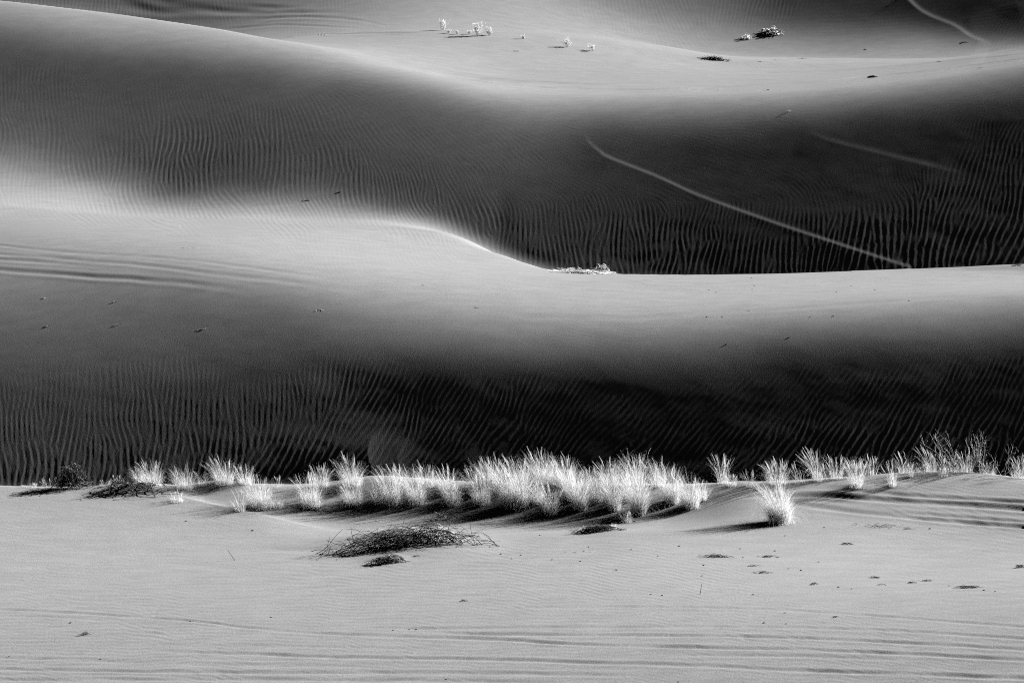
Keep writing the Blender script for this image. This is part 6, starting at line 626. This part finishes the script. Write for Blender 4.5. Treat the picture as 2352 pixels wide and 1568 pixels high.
# loose pebbles and crumbs
def pebble_mesh(r, size):
    n1, n2 = 7, 5; v = []
    for j in range(1, n2):
        for i in range(n1):
            a = 2*PI*i/n1; b = PI*j/n2; q = size*(1+r.normal(0, .16)); v.append((q*math.sin(b)*math.cos(a)*1.25, q*math.sin(b)*math.sin(a), q*math.cos(b)*.72))
    v += [(0, 0, size*.7), (0, 0, -size*.7)]; f = []; k = []
    for j in range(n2-2):
        for i in range(n1): f += [j*n1+i, (j+1)*n1+i, (j+1)*n1+(i+1) % n1, j*n1+(i+1) % n1]; k.append(4)
    for i in range(n1):
        f += [len(v)-2, i, (i+1) % n1]; k.append(3); f += [len(v)-1, (n2-2)*n1+(i+1) % n1, (n2-2)*n1+i]; k.append(3)
    return v, f, k
PEB = [mesh_obj('pebble', *pebble_mesh(np.random.default_rng(50+i), 1.0), M_STONE) for i in range(4)]
used = set()
def pebble(u, v, sP, label, group, lay, k):
    p = PEB[k % 4]
    if k % 4 in used: o = p.copy(); COL.objects.link(o)
    else: o = p; used.add(k % 4)
    x, y, z = ground(u, v, lay); q = sP*y*MPU*.5; o.location = (x, y, z+q*.25); o.scale = (q, q, q); o.rotation_euler = (0, 0, k*1.7); return tag(o, label, 'pebble', group)
NEARP = [(162,1430),(21,1507),(623,1417),(437,1427),(903,1447),(940,1445),(956,1445),(1025,1559),(231,1513),(1416,1309),(1613,1322),(1495,1365),(1521,1367),(1803,1407),(1806,1432),(1755,1430),(1558,1565),(1811,1306),(1926,1348),(1956,1352),(1268,1285),(1333,1289),(1341,1265),(1511,1277),(1616,1298),(1803,1230),(1893,1211),(2136,1214),(1240,1229),(1352,1256),(1150,1272),(1175,1283),(1196,1275),(580,1218),(428,1196),(1450,1262),(1560,1254),(1700,1260),(1706,1280),(1840,1310),(1880,1290),(2180,1345),(2260,1355),(2286,1358),(1730,1365),(1780,1265)]
for k, (u, v) in enumerate(NEARP):
    pebble(u, v, 3.6 if k % 3 else 4.6, 'small dark pebble or crumb lying on the pale foreground sand', 'dark pebbles scattered on the foreground sand', [0], k)
MIDP = [(235,437),(283,452),(520,355),(525,433),(540,408),(1190,408),(355,801),(915,618),(1070,612),(505,575),(220,618),(325,618),(775,755),(1580,510),(1090,452),(1350,437)]
for k, (a, b) in enumerate(MIDP):
    pebble(1548+a*.3418, 516.8+b*.3418, 2.8, 'tiny dark pebble on the bright brow of the middle dune', 'tiny pebbles on the middle dune', [1], k+1)


# ------------------------------------------------------------------ light, sky, camera
w = bpy.data.worlds.new('World'); scene.world = w; w.use_nodes = True; nt = w.node_tree
sky = nt.nodes.new('ShaderNodeTexSky'); sky.sky_type = 'NISHITA'; sky.sun_disc = False
sky.sun_elevation = SUN_E; sky.sun_rotation = SUN_A; sky.air_density = .03; sky.dust_density = 0; sky.ozone_density = 1
sep = nt.nodes.new('ShaderNodeSeparateColor'); nt.links.new(sky.outputs[0], sep.inputs[0])        # red filter: the blue sky goes dark
nt.links.new(sep.outputs[0], nt.nodes['Background'].inputs[0]); nt.nodes['Background'].inputs[1].default_value = .05
sl = bpy.data.lights.new('sun', 'SUN'); sl.energy = 5; sl.angle = math.radians(.5)
so_ = bpy.data.objects.new('sun', sl); COL.objects.link(so_); so_.rotation_euler = SUN.to_track_quat('Z', 'Y').to_euler()
cd = bpy.data.cameras.new('camera'); cd.sensor_width = 36; cd.lens = 36*F/2352; cd.clip_start = .5; cd.clip_end = 6000
cam = bpy.data.objects.new('camera', cd); COL.objects.link(cam); cam.location = (0, 0, CZ); cam.rotation_euler = (PI/2-TH, 0, 0)
scene.camera = cam
scene.render.engine = 'CYCLES'
scene.view_settings.view_transform = 'Standard'; scene.view_settings.look = 'None'; scene.view_settings.exposure = 1.95; scene.view_settings.gamma = 1
scene.cycles.diffuse_bounces = 0; scene.cycles.max_bounces = 4
scene.cycles.use_denoising = False; scene.cycles.filter_width = 1.05
